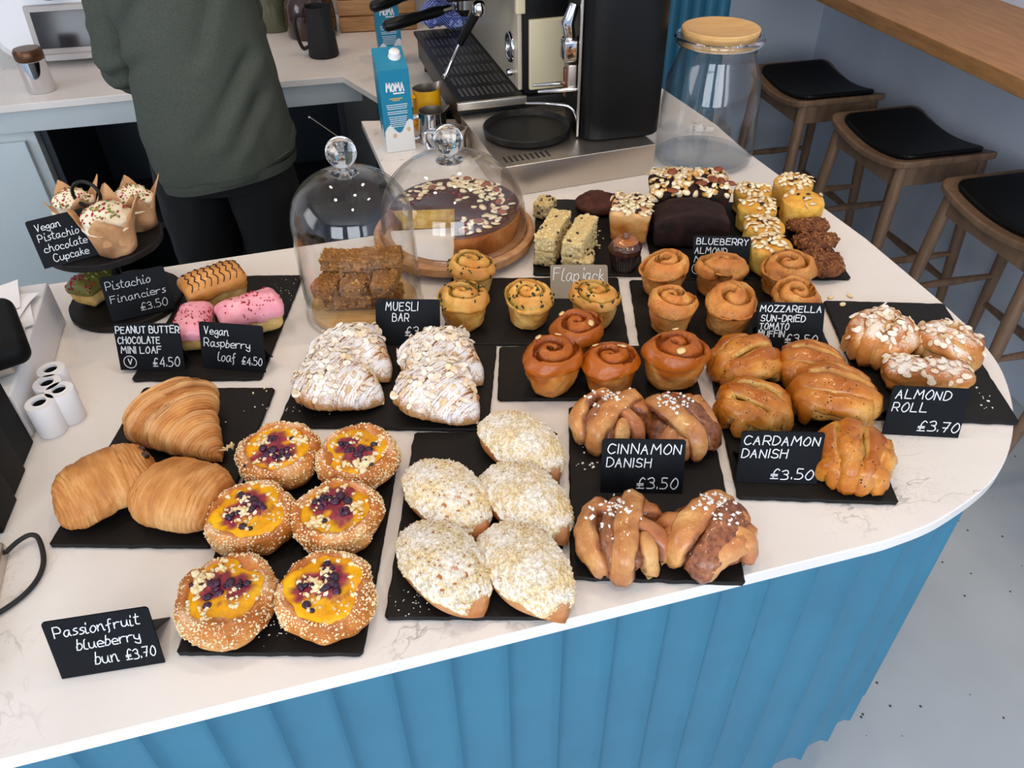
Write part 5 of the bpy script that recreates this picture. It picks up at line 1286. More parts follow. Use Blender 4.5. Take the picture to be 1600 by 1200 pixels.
# ------------------------------------------------------------------ big glass jar
jr = thing('glass_jar', 'large empty glass jar with round wooden lid at the far counter end', 'jar', loc=(.452, 1.715, CT+.0004))
pr = [(0, 0), (.098, 0), (.107, .004), (.111, .014), (.111, .06), (.107, .13), (.101, .18), (.086, .220), (.0815, .236), (.083, .250), (.091, .255), (.0945, .263), (.091, .271), (.084, .2735)]
inn = [(.082, .272), (.080, .25), (.0785, .236), (.083, .218), (.098, .178), (.104, .13), (.108, .06), (.107, .016), (.10, .009), (0, .008)]
V, F = lathe(pr+inn, 80); part('body', M1('body', (V, F), MGLJ, True, 60), jr, 'clear glass body')
V, F, _ = grid(np.array([[((.0888+.0058*math.cos(b))*math.cos(a), (.0888+.0058*math.cos(b))*math.sin(a), .2625+.0078*math.sin(b)) for b in np.linspace(0, 2*math.pi, 14, endpoint=False)] for a in np.linspace(0, 2*math.pi, 73)]))
part('rim', recalc(M1('rim', (V, F), MSG)), jr, 'thick rolled glass rim')
V, F = lathe([(0, .0005), (.096, .0005), (.1045, .0045), (.1062, .0095), (.10, .0115), (0, .0105)], 64); part('bottom', M1('bottom', (V, F), MGLJ, True, 40), jr, 'thick glass bottom')
V, F = lathe([(0, .255), (.076, .255), (.0785, .262), (.080, .2755), (.0815, .277), (.0815, .283), (.079, .285), (.066, .284), (.050, .2805), (0, .279)], 72); part('lid', M1('lid', (V, F), MBAMB, True, 40), jr, 'dished bamboo lid')

# ------------------------------------------------------------------ coffee grinder on its steel box
def aty(px, py, y):
    d = _F + (px-800)/FPX*_X + (600-py)/FPX*_Y; return CAM + d*(y/d[1])
gb = thing('steel_box', 'brushed steel box with slotted top under the tall black grinder', 'stand', loc=(.325, 1.632, CT+.0004), rz=17.8)
part('body', M1('body', box(-.356, 0, 0, .312, 0, .068, .0015), MSTEEL, True, 30), gb)
for i in range(9):
    part('slot', M1('slot', box(-.338+i*.012, -.333+i*.012, .02, .05, .0675, .0686, .0004), MMATT), gb); 
gd = thing('coffee_grinder', 'tall black coffee grinder column with chrome fork on the steel box', 'grinder', loc=(.238, 1.752, CT+.0684), rz=12)
P = []
for a in np.linspace(-90, 90, 24): P.append((.02+.085*math.cos(math.radians(a)), .10*math.sin(math.radians(a))))
P = [(.095*math.copysign(abs(math.cos(a))**.45, math.cos(a)), .092*math.copysign(abs(math.sin(a))**.45, math.sin(a))) for a in np.linspace(0, 2*math.pi, 72, endpoint=False)]
part('column', M1('column', bevprism(P, 0, .60, .004), plain('black_satin_metal', (9, 9, 9), .34, spec=.25), True, 25), gd)
part('edge_strip', M1('edge_strip', box(-.0995, -.094, -.062, -.056, .004, .60, .001), MSTEEL), gd, 'thin bright edge strip')
V, F = box(-.128, -.096, -.05, -.01, .16, .205, .006); part('chute', M1('chute', (V, F), MCHR), gd, 'chrome chute')
part('spout', M1('spout', tube([(-.112, -.03, .205), (-.118, -.032, .235), (-.104, -.03, .27)], [.012, .014, .010], 14), MCHR), gd)
part('fork', M1('fork', box(-.118, -.098, -.048, -.012, .10, .155, .003), MSTEEL), gd)
part('fork_tab', M1('fork_tab', box(-.122, -.1185, -.036, -.022, .085, .145, .001), plain('copper_tab', (170, 110, 80), .3, 1)), gd, 'copper coloured tab')
for y in (-.05, -.008): part('prong', M1('prong', tube([(-.10, y, .105), (-.14, y, .106), (-.185, y+.002, .106)], [.005, .0045, .003], 10), MCHR), gd)
part('wire_arm', M1('wire_arm', tube(spline([(-.09, -.05, .02), (-.11, -.05, .065), (-.15, -.03, .070), (-.20, .0, .066)], 6), .0035, 10), MCHR), gd)
part('hopper', M1('hopper', lathe([(0, .60), (.06, .60), (.085, .68), (.09, .78), (.085, .79), (0, .79)], 40), plain('smoked_plastic', (30, 26, 24), .2)), gd)
tr = thing('tamping_tray', 'round black rubber tray with raised rim on the steel box', 'tray', loc=(.045, 1.712, CT+.0686))
part('dish', M1('dish', lathe([(0, 0), (.092, 0), (.098, .004), (.100, .016), (.097, .018), (.093, .014), (.088, .007), (0, .006)], 72), MBLK, True, 40), tr)

# ------------------------------------------------------------------ espresso machine
em = thing('espresso_machine', 'espresso machine with black slotted drip tray and portafilters', 'machine', loc=(-.116, 1.828, CT+.0004), rz=14.5)
Rm = Matrix.Rotation(math.radians(14.5), 4, 'Z'); Mi = (Matrix.Translation((-.116, 1.828, CT+.0004)) @ Rm).inverted()
loc = lambda p: np.array((Mi @ Vector(p))[:])
part('base', M1('base', box(.006, .49, .012, .60, .028, .088, .004), plain('dark_grey_metal', (58, 57, 56), .4, .6), True, 30), em)
for x in (.03, .46):
    for y in (.05, .56): part('foot', M1('foot', (lathe([(0, 0), (.016, 0), (.014, .03), (0, .03)], 16)[0]+[x, y, 0], lathe([(0, 0), (.016, 0), (.014, .03), (0, .03)], 16)[1]), MBLK), em)
dt = part('drip_tray', M1('drip_tray', box(0, .166, 0, .62, .088, .099, .003), MBLK, True, 30), em, 'black drip tray')
for j in range(7):
    for i in range(11):
        x = .018+i*.0125; y = .030+j*.085
        part('slot', M1('slot', box(x, x+.0058, y, y+.055, .0986, .0996, .0004), plain('slot_grey', (78, 75, 72), .4) if (i == 0 and j == 0) else bpy.data.materials['slot_grey']), dt)
part('tray_lip', M1('tray_lip', box(-.002, .168, -.010, .0, .080, .0985, .002), MSTEEL), dt, 'steel front lip')
part('body', M1('body', box(.168, .49, .02, .60, .088, .47, .006), MBLK, True, 30), em)
fp = part('front_plate', M1('front_plate', box(.158, .1678, .03, .59, .100, .305, .002), plain('pale_satin_steel', (206, 192, 168), .35, .1)), em, 'brushed steel front plate')
part('front_trim', M1('front_trim', box(.150, .172, .012, .030, .275, .47, .003), MCREAM), em, 'cream edge trim')
part('side_panel', M1('side_panel', box(.180, .30, .006, .0195, .105, .262, .003), MCREAM), em, 'cream side panel')
part('group_housing', M1('group_housing', box(-.005, .168, .035, .60, .305, .47, .01), MBLK, True, 30), em)
V, F, _ = grid(np.array([[(.158-.003-.006*math.cos(b), .09+(.030+.006*math.cos(b+1.57))*math.cos(a), .185+(.030+.006*math.cos(b+1.57))*math.sin(a)) for b in np.linspace(0, 2*math.pi, 10, endpoint=False)] for a in np.linspace(0, 2*math.pi, 36)]))
part('gauge_ring', recalc(M1('gauge_ring', (V, F), MCHR)), fp)
V, F = lathe([(0, 0), (.027, 0), (.027, .004), (0, .004)], 32); part('gauge_face', MB().add(V, F, T=np.array(Matrix.Translation((.158, .09, .185)) @ Matrix.Rotation(-math.pi/2, 4, 'Y'))).mesh('gauge_face', plain('gauge_glass', (120, 124, 130), .15)), fp)
part('tap_knob', M1('tap_knob', tube([(.160, .06, .135), (.142, .06, .135), (.138, .06, .135)], [.006, .009, .007], 14), MCHR), fp)
def pf(tip, hub, zt, zh, nm):
    a, b = loc(at(*tip, zt)), loc(at(*hub, zh)); d = (b-a)/np.linalg.norm(b-a); L = np.linalg.norm(b-a)
    h = part(nm, M1(nm, tube([a, a+d*.006, a+d*L*.25, a+d*L*.5, a+d*L*.62, a+d*L*.85, a+d*L], [.009, .0145, .0165, .015, .0125, .0145, .012], 20), MBLK), em, 'black portafilter handle')
    part('ferrule', M1('ferrule', tube([a+d*L, a+d*(L+.03)], [.0095, .0085], 16), MCHR), h)
    c = a+d*(L+.07); V, F = lathe([(0, -.03), (.012, -.03), (.034, -.008), (.036, .022), (0, .022)], 36); part('basket', M1('basket', (V+c, F), MCHR, True, 40), h)
    V, F = lathe([(0, 0), (.040, 0), (.040, .09), (0, .09)], 36); part('group_head', M1('group_head', (V+c+[0, 0, .023], F), MCHR, True, 40), em)
pf((600, 42), (690, 16), .19, .205, 'portafilter_handle'); pf((580, 12), (655, -14), .20, .215, 'portafilter_handle')
a, b = loc(at(742, 24, .27)), loc(at(722, 60, .215)); c = loc(at(694, 122, .125))
wd = part('steam_wand', M1('steam_wand', tube([b, b+(c-b)*.5, b+(c-b)*.9, b+(c-b)*.93, c], [.0042, .0042, .0042, .0068, .0062], 12), MCHR), em, 'chrome steam wand')
part('grip', M1('grip', tube([a+(a-b)*.3, a, b+(c-b)*.12], [.009, .011, .009], 14), MBLK), wd)
part('ball_joint', M1('ball_joint', (ball(.016, .032, 1, 0, 24, 14, .5)[0]+a+(a-b)*.3-[0, 0, .016], ball(.016, .032, 1, 0, 24, 14, .5)[1]), MCHR), wd)
# blue checked cloth crumpled at the far end of the tray
t = NT('blue_check_cloth'); mp = t.co(); sx = t.n('ShaderNodeSeparateXYZ'); t.t.links.new(mp, sx.inputs[0])
g = lambda o: t.math('LESS_THAN', t.math('FRACT', t.math('MULTIPLY', o, 130.0)), .28)
t.p(Base_Color=t.mix(t.math('ADD', g(t.math('ADD', sx.outputs[0], sx.outputs[2])), g(sx.outputs[1]), True), lin((40, 58, 150)), lin((170, 180, 226))), Roughness=.9)
V, F = ball(.085, .065, 8, .0, 70, 40, .6); V = V*[1, .55, 1]; V = disp(V, F, 22, .016, 4, 3); V = disp(V, F, 60, .006, 6, 2); V[:, 2] -= V[:, 2].min()
p = at(690, 33, .12); thing('dish_cloth', 'blue checked cloth crumpled at the far end of the drip tray', 'cloth', loc=(p[0]+.02, p[1]+.0, CT+.1004), rz=20, me=MB().add(V, F).mesh('dish_cloth', t.m))

# ------------------------------------------------------------------ cartons, jugs
MTEAL = plain('teal_carton', (4, 124, 156), .35); MWCART = plain('white_carton', (228, 226, 222), .35)
def carton(label, x, y, rz, detail=True):
    o = thing('milk_carton', label, 'carton', loc=(x, y, CT+.0004), rz=rz, group='teal drink cartons')
    w = .0345; H = .190
    part('body', M1('body', box(-w, w, -w, w, 0, H, .0015), MWCART), o)
    # slanted top
    V = np.array([(-w, -w, H), (w, -w, H), (w, w, H), (-w, w, H), (-w, w, H+.030), (w, w, H+.030)])
    part('top', recalc(M1('top', (V, [(0, 1, 5, 4), (0, 4, 3), (1, 2, 5), (2, 3, 4, 5), (0, 3, 2, 1)]), MTEAL, False)), o, 'teal slanted top')
    for k, a in enumerate((0, 90, 270)):
        wave = [(-w+2*w*q/24, .050+.012*math.sin(q/24*9+k*1.2)+(.016*(q/24) if k == 0 else 0)) for q in range(25)]
        V, F = prism([(w, H), (-w, H)] + wave, 0, .0006)
        Mx = Matrix.Rotation(math.radians(a), 4, 'Z') @ Matrix.Translation((0, -w, 0)) @ Matrix.Rotation(math.pi/2, 4, 'X')
        part('teal_print', recalc(MB().add(V, F, T=np.array(Mx)).mesh('teal_print', MTEAL, False)), o, 'teal printed area with wavy lower edge')
    Mx = np.array(Matrix.Translation((0, -w-.0006, 0)) @ Matrix.Rotation(math.pi/2, 4, 'X')); mb = MB(); m2 = MB()
    write(m2, 'MOMA', -.020, .020, .143, .017, .0030, 0, 0, 3); ribbon(m2, [(-.004, .1375), (.019, .1375)], .0028)
    k1 = len(m2.V); f1 = len(m2.F); r = np.random.default_rng(4)
    def rows(y0, n, half):
        for i in range(n):
            x = -half*r.uniform(.85, 1)
            e = -x
            while x < e-.002:
                L = r.uniform(.003, .008); ribbon(m2, [(x, y0-i*.0045), (min(e, x+L), y0-i*.0045)], .0013); x += L+.0018
    rows(.112, 3, .024); rows(.096, 2, .024); rows(.084, 6, .022)
    m2.V = [V@Mx[:3, :3].T+Mx[:3, 3] for V in m2.V]; n1 = sum(len(v) for v in m2.V[:k1])
    mb.add(np.concatenate(m2.V[:k1]), m2.F[:f1]); part('lettering', mb.mesh('lettering', MPAP, False), o, 'white MOMA lettering')
    part('small_print', MB().add(np.concatenate(m2.V[k1:]), [tuple(i-n1 for i in f) for f in m2.F[f1:]]).mesh('small_print', MPAP, False), o, 'tiny white print')
    m3 = MB(); ribbon(m3, [(-.014, .126), (.014, .126)], .002); ribbon(m3, [(-.008, .122), (.008, .122)], .002)
    mb = MB().add(m3.V[0], m3.F[:len(m3.F)//2], T=Mx).add(m3.V[1], m3.F[:len(m3.F)//2], T=Mx); part('gold_line', mb.mesh('gold_line', plain('gold_print', (214, 176, 70), .5), False), o)
    for x, z in ((-.012, .040), (.022, .052)):
        m3 = MB(); bits(m3, [np.array([x, z, 0])], (.0045, .0046), 1, 0, .05, .08, 2); part('oat_picture', MB().add(m3.V[0], m3.F, T=Mx).mesh('oat_picture', plain('oat_print', (214, 172, 120), .5)), o)
    V, F = lathe([(0, 0), (.0145, 0), (.0145, .003), (.0125, .004), (.0125, .014), (.011, .016), (0, .016)], 28)
    part('cap', MB().add(V, F, T=T(.012, .004, H+.0155, rx=23)).mesh('cap', MWHITE), o, 'white screw cap')
carton('teal and white MOMA drink carton standing before the coffee machine', -.262, 1.815, 16)
carton('second teal MOMA drink carton on the back worktop beyond the first', -.352, 2.47, 12)
def jug(label, x, y, rz, R, Hh, mat, name='milk_jug', inside=None, taper=.88, spout=.012, handle=True, hmat=None):
    o = thing(name, label, 'jug', loc=(x, y, CT+.0004), rz=rz)
    n = 56; an = np.arange(n)/n*2*math.pi; rows = []
    def row(r, z, sp): 
        k = sp*np.exp(-((an-0)/.35)**2)+sp*np.exp(-((an-2*math.pi)/.35)**2); return np.stack([(r+k)*np.cos(an), (r+k)*np.sin(an), z+k*.6], 1)
    for r, z, sp in ((0, 0, 0), (R*.95, 0, 0), (R, .004, 0), (R*(1+taper)/2, Hh*.5, 0), (R*taper, Hh*.8, spout*.3), (R*(taper+.02), Hh, spout), (R*(taper-.01), Hh, spout), (R*(taper-.03), Hh*.8, spout*.3), (R*(1+taper)/2-.0015, Hh*.5, 0), (R-.002, .006, 0), (0, .004, 0)): rows.append(row(r, np.full(n, z), sp) if r else np.stack([0*an, 0*an, np.full(n, z)], 1))
    V, F, _ = grid(np.array(rows)); mb = MB(); h = 5*n
    mb.add(V, F); me = mb.mesh('body', [mat, inside or mat]); k = len(F)
    me.polygons.foreach_set('material_index', np.array([0]*(5*n)+[1]*(k-5*n), dtype=np.int32)); part('body', sharp(me, 50), o)
    if handle:
        hp = spline([(-R*.93, 0, Hh*.85), (-R-.022, 0, Hh*.80), (-R-.025, 0, Hh*.45), (-R*1.0-.014, 0, Hh*.18), (-R*.97, 0, Hh*.20)], 6); V, F = tube(hp, .0055, 12); V[:, 1] *= 1.6
        part('handle', M1('handle', (V, F), hmat or mat), o)
    return o
MYEL = plain('yellow_enamel', (232, 170, 20), .4)
jug('yellow milk jug with steel inside behind the teal carton', -.198, 1.935, 35, .038, .098, MYEL, inside=MSTEEL)
jug('steel milk jug beside the front teal carton', -.180, 1.845, 15, .036, .075, MCHR, inside=MSTEEL)
jug('low steel milk jug with its spout pointing right, nearest the wide dome', -.132, 1.760, -12, .037, .062, MCHR, inside=MSTEEL)
jug('matt black pitcher on the back worktop beside the amber jar', -.572, 2.548, 10, .047, .145, MMATT, 'pitcher', None, .80, .008)

# ------------------------------------------------------------------ back worktop things
aj = thing('amber_jar', 'big brown glass jar at the back beside the black pitcher', 'jar', loc=(-.650, 2.78, CT+.0004))
part('body', M1('body', lathe([(0, 0), (.074, 0), (.082, .01), (.084, .05), (.080, .10), (.060, .135), (.040, .15), (.038, .19), (.042, .195), (.042, .21), (0, .21)], 56), plain('amber_glass', (58, 30, 18), .12, coat=.5), True, 50), aj)
part('stopper', M1('stopper', lathe([(0, .208), (.034, .208), (.037, .235), (0, .237)], 28), plain('cork', (150, 108, 70), .8)), aj)
thing('storage_jar', 'olive glass jar half hidden left of the brown jar', 'jar', loc=(-.795, 2.86, CT+.0004), me=M1('storage_jar', lathe([(0, 0), (.055, 0), (.06, .01), (.06, .15), (.05, .17), (.05, .20), (0, .20)], 44), plain('olive_glass', (92, 92, 70), .15, coat=.4), True, 50))
wc = thing('wooden_crate', 'rough wooden crate of planks on the back worktop', 'crate', loc=(-.44, 2.90, CT+.0004), rz=6)
MCR = wood('crate_pine', (150, 104, 62), (198, 152, 100), 5, (1.5, 10, 14), .7)
for z in (.0, .052, .104, .156):
    part('plank', M1('plank', box(-.13, .13, -.095, -.083, z+.002, z+.048, .003), MCR), wc); part('plank', M1('plank', box(-.13, .13, .083, .095, z+.002, z+.048, .003), MCR), wc)
    for x in (-.13, .118): part('plank', M1('plank', box(x, x+.012, -.082, .082, z+.002, z+.048, .003), MCR), wc)
part('floor_board', M1('floor_board', box(-.117, .117, -.082, .082, .002, .012, .002), MCR), wc)
wcn = thing('paper_box', 'small white printed box at the back left of the brown jar', 'box', loc=(-.915, 2.79, CT+.0004), rz=8, me=M1('paper_box', box(-.055, .055, -.03, .03, 0, .095, .002), MWCART))
sb = thing('snack_bag', 'green and orange paper bag resting behind the small white box', 'bag', loc=(-.93, 2.89, CT+.0004), rz=4)
V, F = rbox(.06, .03, .085, .02, 10); V = disp(V, F, 30, .008, 2, 2); V[:, 2] -= V[:, 2].min(); part('bag', MB().add(V, F).mesh('bag', plain('green_bag', (70, 150, 80), .6)), sb)
V, F = rbox(.045, .006, .03, .004, 6); part('label', MB().add(V+[.0, -.036, .10], F).mesh('label', plain('orange_label', (236, 150, 40), .6)), sb, 'orange label')
wa = thing('countertop_appliance', 'white rounded kitchen appliance with a dark framed screen at far left', 'appliance', loc=(-1.375, 2.60, CT+.0004), rz=10)
P = [(.20*math.copysign(abs(math.cos(a))**.5, math.cos(a)), .20+.19*math.copysign(abs(math.sin(a))**.55, math.sin(a))) for a in np.linspace(0, 2*math.pi, 60, endpoint=False)]
V, F = bevprism(P, -.13, .13, .025); V = V[:, [0, 2, 1]]*[1, 1, 1]; V[:, 1] += (V[:, 2])*.18; part('body', recalc(M1('body', (V+[0, 0, .006], F), MWHITE, True, 40)), wa)
Mx = T(.03, -.135+.018, .108, rx=-10.2)
V, F = box(-.095, .095, -.016, .0, -.068, .068, .006); bz = part('bezel', MB().add(V, F, T=Mx).mesh('bezel', plain('grey_bezel', (176, 168, 162), .4)), wa, 'grey screen frame')
V, F = box(-.078, .078, -.018, -.0145, -.050, .050, .001); part('screen', MB().add(V, F, T=Mx).mesh('screen', plain('dark_screen', (44, 40, 40), .18)), bz, 'dark blank screen')
V, F = lathe([(0, 0), (.075, 0), (.082, .012), (.070, .03), (0, .036)], 40); part('hopper', MB().add(V, F, T=np.array(Matrix.Translation((.02, -.085, .262)) @ Matrix.Rotation(math.radians(70), 4, 'X'))).mesh('hopper', plain('dark_round_cover', (36, 38, 44), .25)), wa, 'dark round opening')
for x in (-.1, .1): part('foot', M1('foot', (lathe([(0, 0), (.012, 0), (.012, .02), (0, .02)], 14)[0]+[x, 0, 0], lathe([(0, 0), (.012, 0), (.012, .02), (0, .02)], 14)[1]), MBLK), wa)
sk = thing('cocoa_shaker', 'steel shaker with brown dusted lid at far left of the back worktop', 'shaker', loc=(-1.335, 2.27, CT+.0004))
part('body', M1('body', lathe([(0, 0), (.036, 0), (.038, .003), (.038, .085), (.035, .088), (0, .088)], 44), MCHR, True, 40), sk)
part('lid', M1('lid', lathe([(0, .088), (.0375, .088), (.0385, .092), (.0385, .108), (.034, .116), (0, .117)], 44), plain('cocoa_lid', (96, 62, 38), .35, .6), True, 40), sk, 'brown cocoa-dusted lid')

# ------------------------------------------------------------------ till corner at the left
wb = thing('paper_tray', 'long white tray box at the left edge holding loose paper slips', 'box', loc=(-.757, 1.092, CT+.0004), rz=15.4)
part('body', M1('body', box(-.26, 0, -.30, 0, 0, .078, .004), MWHITE, True, 30), wb)
lab = ['topmost with a scribble', 'second from the top, curled', 'third, sticking out towards the front', 'lowest one']
for i, (dx, dy, rz, z) in enumerate([(-.085, -.055, 12, .0855), (-.066, -.075, -14, .0833), (-.060, -.105, 14, .0811), (-.062, -.140, 2, .0789)]):
    n = 14; V = []; 
    for x in np.linspace(-.055, .055, n):
        for y in np.linspace(-.045, .045, n): V.append((x, y, .004*max(0, x/.055)**2*(1+.5*math.sin(y*60+i)) + .0003))
    g = np.arange(n*n).reshape(n, n); F = [(int(g[a, b]), int(g[a+1, b]), int(g[a+1, b+1]), int(g[a, b+1])) for a in range(n-1) for b in range(n-1)]
    V = np.array(V); k = len(V); VV = np.vstack([V, V-[0, 0, .0004]]); FF = F+[tuple(q+k for q in f[::-1]) for f in F]
    q = Matrix.Translation((-.757, 1.092, CT)) @ Matrix.Rotation(math.radians(15.4), 4, 'Z') @ Vector((dx, dy, z))
    o = thing('paper_slip', 'white paper slip on the tray box, %s' % lab[i], 'paper', loc=q, rz=15.4+rz, group='paper slips', me=M1('paper_slip', (VV, FF), MPAP) if i else None)
    if i == 0:
        part('sheet', M1('sheet', (VV, FF), MPAP), o); mb = MB(); t = np.linspace(0, 1, 40); ribbon(mb, np.c_[-.035+.03*t, -.028+.004*np.sin(t*30)], .0009)
        part('scribble', MB().add(mb.V[0]+[0, 0, .0008], mb.F).mesh('scribble', plain('pen_ink', (90, 80, 90), .7), False), o)
for i, (px, py, lb) in enumerate([(79, 577, 'rearmost'), (73, 598, 'second from the back, at the left'), (92, 609, 'front right'), (61, 629, 'nearest the camera')]):
    p = at(px, py, .053); o = thing('receipt_roll', 'white receipt roll standing on end, %s of the four' % lb, 'roll', loc=(p[0], p[1], CT+.0004), group='receipt paper rolls')
    V, F = lathe([(.009, 0), (.0185, 0), (.0192, .001), (.0192, .052), (.0185, .053), (.0098, .053), (.0095, .054), (.0095, .003), (.009, 0)], 44); part('paper', M1('paper', (V, F), MPAP, True, 40), o)
    part('core', M1('core', lathe([(0, .001), (.0094, .001), (.0094, .050), (.0085, .050), (.0085, .003), (0, .003)], 28), MMATT, True, 40), o, 'dark hollow core')
# black till stand: three overlapping upright panels, out of frame to the left
tl = thing('till', 'black till with stepped upright side panels at the left edge', 'till', loc=(-.676, .792, CT+.0004), rz=17)
part('body', M1('body', box(-.26, -.020, -.17, 0, 0, .15, .006), MTILL, True, 30), tl)
for i in range(3):
    V, F = box(-.016, .0, -.058, .0, 0, .150-.012*i, .003); part('side_panel', MB().add(V, F, T=T(.004-.002*i, -.056*i, .0, rz=-7)).mesh('side_panel', MTILL), tl)
cr = thing('card_terminal', 'black rounded card terminal over the white tray at the left edge', 'terminal', loc=(-.700, .915, CT+.0796), rz=34.5)
V, F = rbox(.08, .078, .019, .017, 8); part('body', MB().add(V+[-.08, 0, .034], F).mesh('body', MTILL), cr)
part('cradle', M1('cradle', box(-.15, -.03, -.06, .05, .0, .016, .003), MSTEEL), cr, 'pale metal cradle')
tb = thing('tablet', 'tablet with metal edge lying at the very left of the counter', 'tablet', loc=(-.613, .602, CT+.0004), rz=18)
part('body', M1('body', box(-.20, 0, -.20, 0, 0, .018, .004), MSTEEL, True, 30), tb); part('screen', M1('screen', box(-.196, -.004, -.196, -.004, .018, .0188, .0005), MBLK), tb, 'black glass screen')
cp = spline([(-.6085, .590, .010), (-.601, .606, .011), (-.590, .616, .011), (-.578, .610, .008), (-.560, .578, .0042), (-.558, .545, .0042), (-.575, .515, .0042), (-.612, .485, .0042), (-.70, .43, .0042)], 8)
thing('power_cable', 'black cable looping from the tablet across the white worktop', 'cable', loc=(0, 0, CT+.0003), me=M1('power_cable', tube(cp, .0030, 12), MMATT))

# ------------------------------------------------------------------ the person behind the counter
pe = bpy.data.meshes.new('person'); PX, PY = -.722, 1.87
J = [('pelvis', 0, 0, .90, .12), ('waist', 0, .01, 1.06, .115), ('chest', 0, .0, 1.26, .125), ('neckb', 0, .01, 1.42, .062), ('neck', 0, .02, 1.49, .052), ('skull', 0, .035, 1.58, .082), ('crown', 0, .03, 1.67, .072),
     ('ls', -.115, .02, 1.37, .052), ('le', -.165, .05, 1.07, .036), ('lw', -.155, .27, 1.07, .027), ('lp', -.145, .33, 1.06, .026), ('lk', -.14, .37, 1.045, .025),
     ('rs', .11, .02, 1.37, .052), ('re', .085, .18, 1.10, .036), ('rw', .05, .32, 1.07, .027), ('rp', .02, .365, 1.06, .026), ('rk', .005, .395, 1.045, .025),
     ('lh', -.095, 0, .86, .085), ('lkn', -.10, .01, .50, .058), ('la', -.10, -.01, .09, .038), ('lt', -.10, .14, .04, .030), ('rh', .095, 0, .86, .085), ('rkn', .10, .01, .50, .058), ('ra', .10, -.01, .09, .038), ('rt', .10, .14, .04, .030)]
E_ = [('pelvis', 'waist'), ('waist', 'chest'), ('chest', 'neckb'), ('neckb', 'neck'), ('neck', 'skull'), ('skull', 'crown'), ('chest', 'ls'), ('ls', 'le'), ('le', 'lw'), ('lw', 'lp'), ('lp', 'lk'), ('chest', 'rs'), ('rs', 're'), ('re', 'rw'), ('rw', 'rp'), ('rp', 'rk'),
      ('pelvis', 'lh'), ('lh', 'lkn'), ('lkn', 'la'), ('la', 'lt'), ('pelvis', 'rh'), ('rh', 'rkn'), ('rkn', 'ra'), ('ra', 'rt')]
for sd, base, fd in (('l', np.array([-.14, .37, 1.045]), np.array([.12, .9, -.45])), ('r', np.array([.005, .395, 1.045]), np.array([-.35, .85, -.45]))):
    fd = fd/np.linalg.norm(fd); sdv = np.cross(fd, [0, 0, 1]); sdv /= np.linalg.norm(sdv)
    for i, (o_, L) in enumerate(((-.027, .062), (-.009, .072), (.009, .078), (.027, .070))):
        a = base+sdv*o_*.9+fd*.012; b = a+fd*L*.5; c = b+fd*L*.4+np.array([0, 0, -L*.3])
        J += [('%sf%da' % (sd, i), *a, .0095), ('%sf%db' % (sd, i), *b, .0085), ('%sf%dc' % (sd, i), *c, .0075)]; E_ += [(sd+'k', '%sf%da' % (sd, i)), ('%sf%da' % (sd, i), '%sf%db' % (sd, i)), ('%sf%db' % (sd, i), '%sf%dc' % (sd, i))]
    inn = 1 if sd == 'l' else -1; a = base-fd*.035+sdv*inn*.03; b = a+fd*.03+sdv*inn*.014; J += [(sd+'ta', *a, .011), (sd+'tb', *b, .009)]; E_ += [(sd+'p', sd+'ta'), (sd+'ta', sd+'tb')]
nm = {j[0]: i for i, j in enumerate(J)}
pe.from_pydata([j[1:4] for j in J], [(nm[a], nm[b]) for a, b in E_], []); po = thing('person', 'person with back turned in dark green sweatshirt and black trousers behind the counter', 'person', loc=(PX, PY, .008), rz=4, me=pe)
MSKIN = plain('skin', (206, 160, 132), .5); pe.materials.append(MSKIN)
md = po.modifiers.new('skin', 'SKIN'); md.use_smooth_shade = True
for i, j in enumerate(J): pe.skin_vertices[0].data[i].radius = (j[4], j[4]*(.82 if j[0] in ('waist', 'chest', 'pelvis') else 1)); pe.skin_vertices[0].data[i].use_root = j[0] == 'pelvis'
sbd = po.modifiers.new('smooth', 'SUBSURF'); sbd.levels = 2; sbd.render_levels = 2
# face and hair
V, F = ball(.095, .215, 1, .001, 40, 26, .55); hv = V*[.92, 1.05, 1]+[0, .035, 1.50]
keep = [f for f in F if all(not (hv[i, 1] > .075 and hv[i, 2] < 1.66) and hv[i, 2] > 1.53 for i in f)]
part('hair', MB().add(hv*[1, 1, 1], keep).mesh('hair', plain('dark_brown_hair', (48, 34, 26), .6, bump=.5, bsc=120)), po)
mb = MB()
for sx in (-1, 1):
    V, F = ball(.012, .024, 1, 0, 16, 10, .5); part('eye', MB().add(V+[sx*.032, .108, 1.575], F).mesh('eye', plain('eye_white', (225, 220, 214), .2)), po)
    V, F = ball(.014, .052, 2, .001, 16, 12, .6); part('ear', MB().add(V*[.6, 1.2, 1]+[sx*.088, .03, 1.55], F).mesh('ear', MSKIN), po)
part('nose', M1('nose', tube([(0, .108, 1.585), (0, .122, 1.555), (0, .128, 1.543), (0, .112, 1.538)], [.007, .010, .012, .008], 12), MSKIN), po)
part('mouth', M1('mouth', tube([(-.022, .100, 1.512), (0, .112, 1.511), (.022, .100, 1.512)], [.003, .006, .003], 10), plain('lips', (170, 98, 88), .5)), po)
MGREEN = plain('dark_green_jersey', (74, 78, 69), .9, nz=.10, nsc=260, bump=.25, bsc=900, spec=.2)
def loft(rings, n=72, seed=0, folds=1.0):
    Z = np.array(rings); q = np.linspace(0, len(rings)-1, len(rings)*9); R_ = [np.interp(q, range(len(rings)), Z[:, k]) for k in range(5)]; an = np.arange(n)/n*2*math.pi; P = []
    for z, cx, cy, hx, hy in zip(*R_): c, s_ = np.cos(an), np.sin(an); P.append(np.stack([cx+hx*np.sign(c)*np.abs(c)**.85, cy+hy*np.sign(s_)*np.abs(s_)**.85, np.full(n, z)], 1))
    V, F, idx = grid(np.array(P)); return V, F
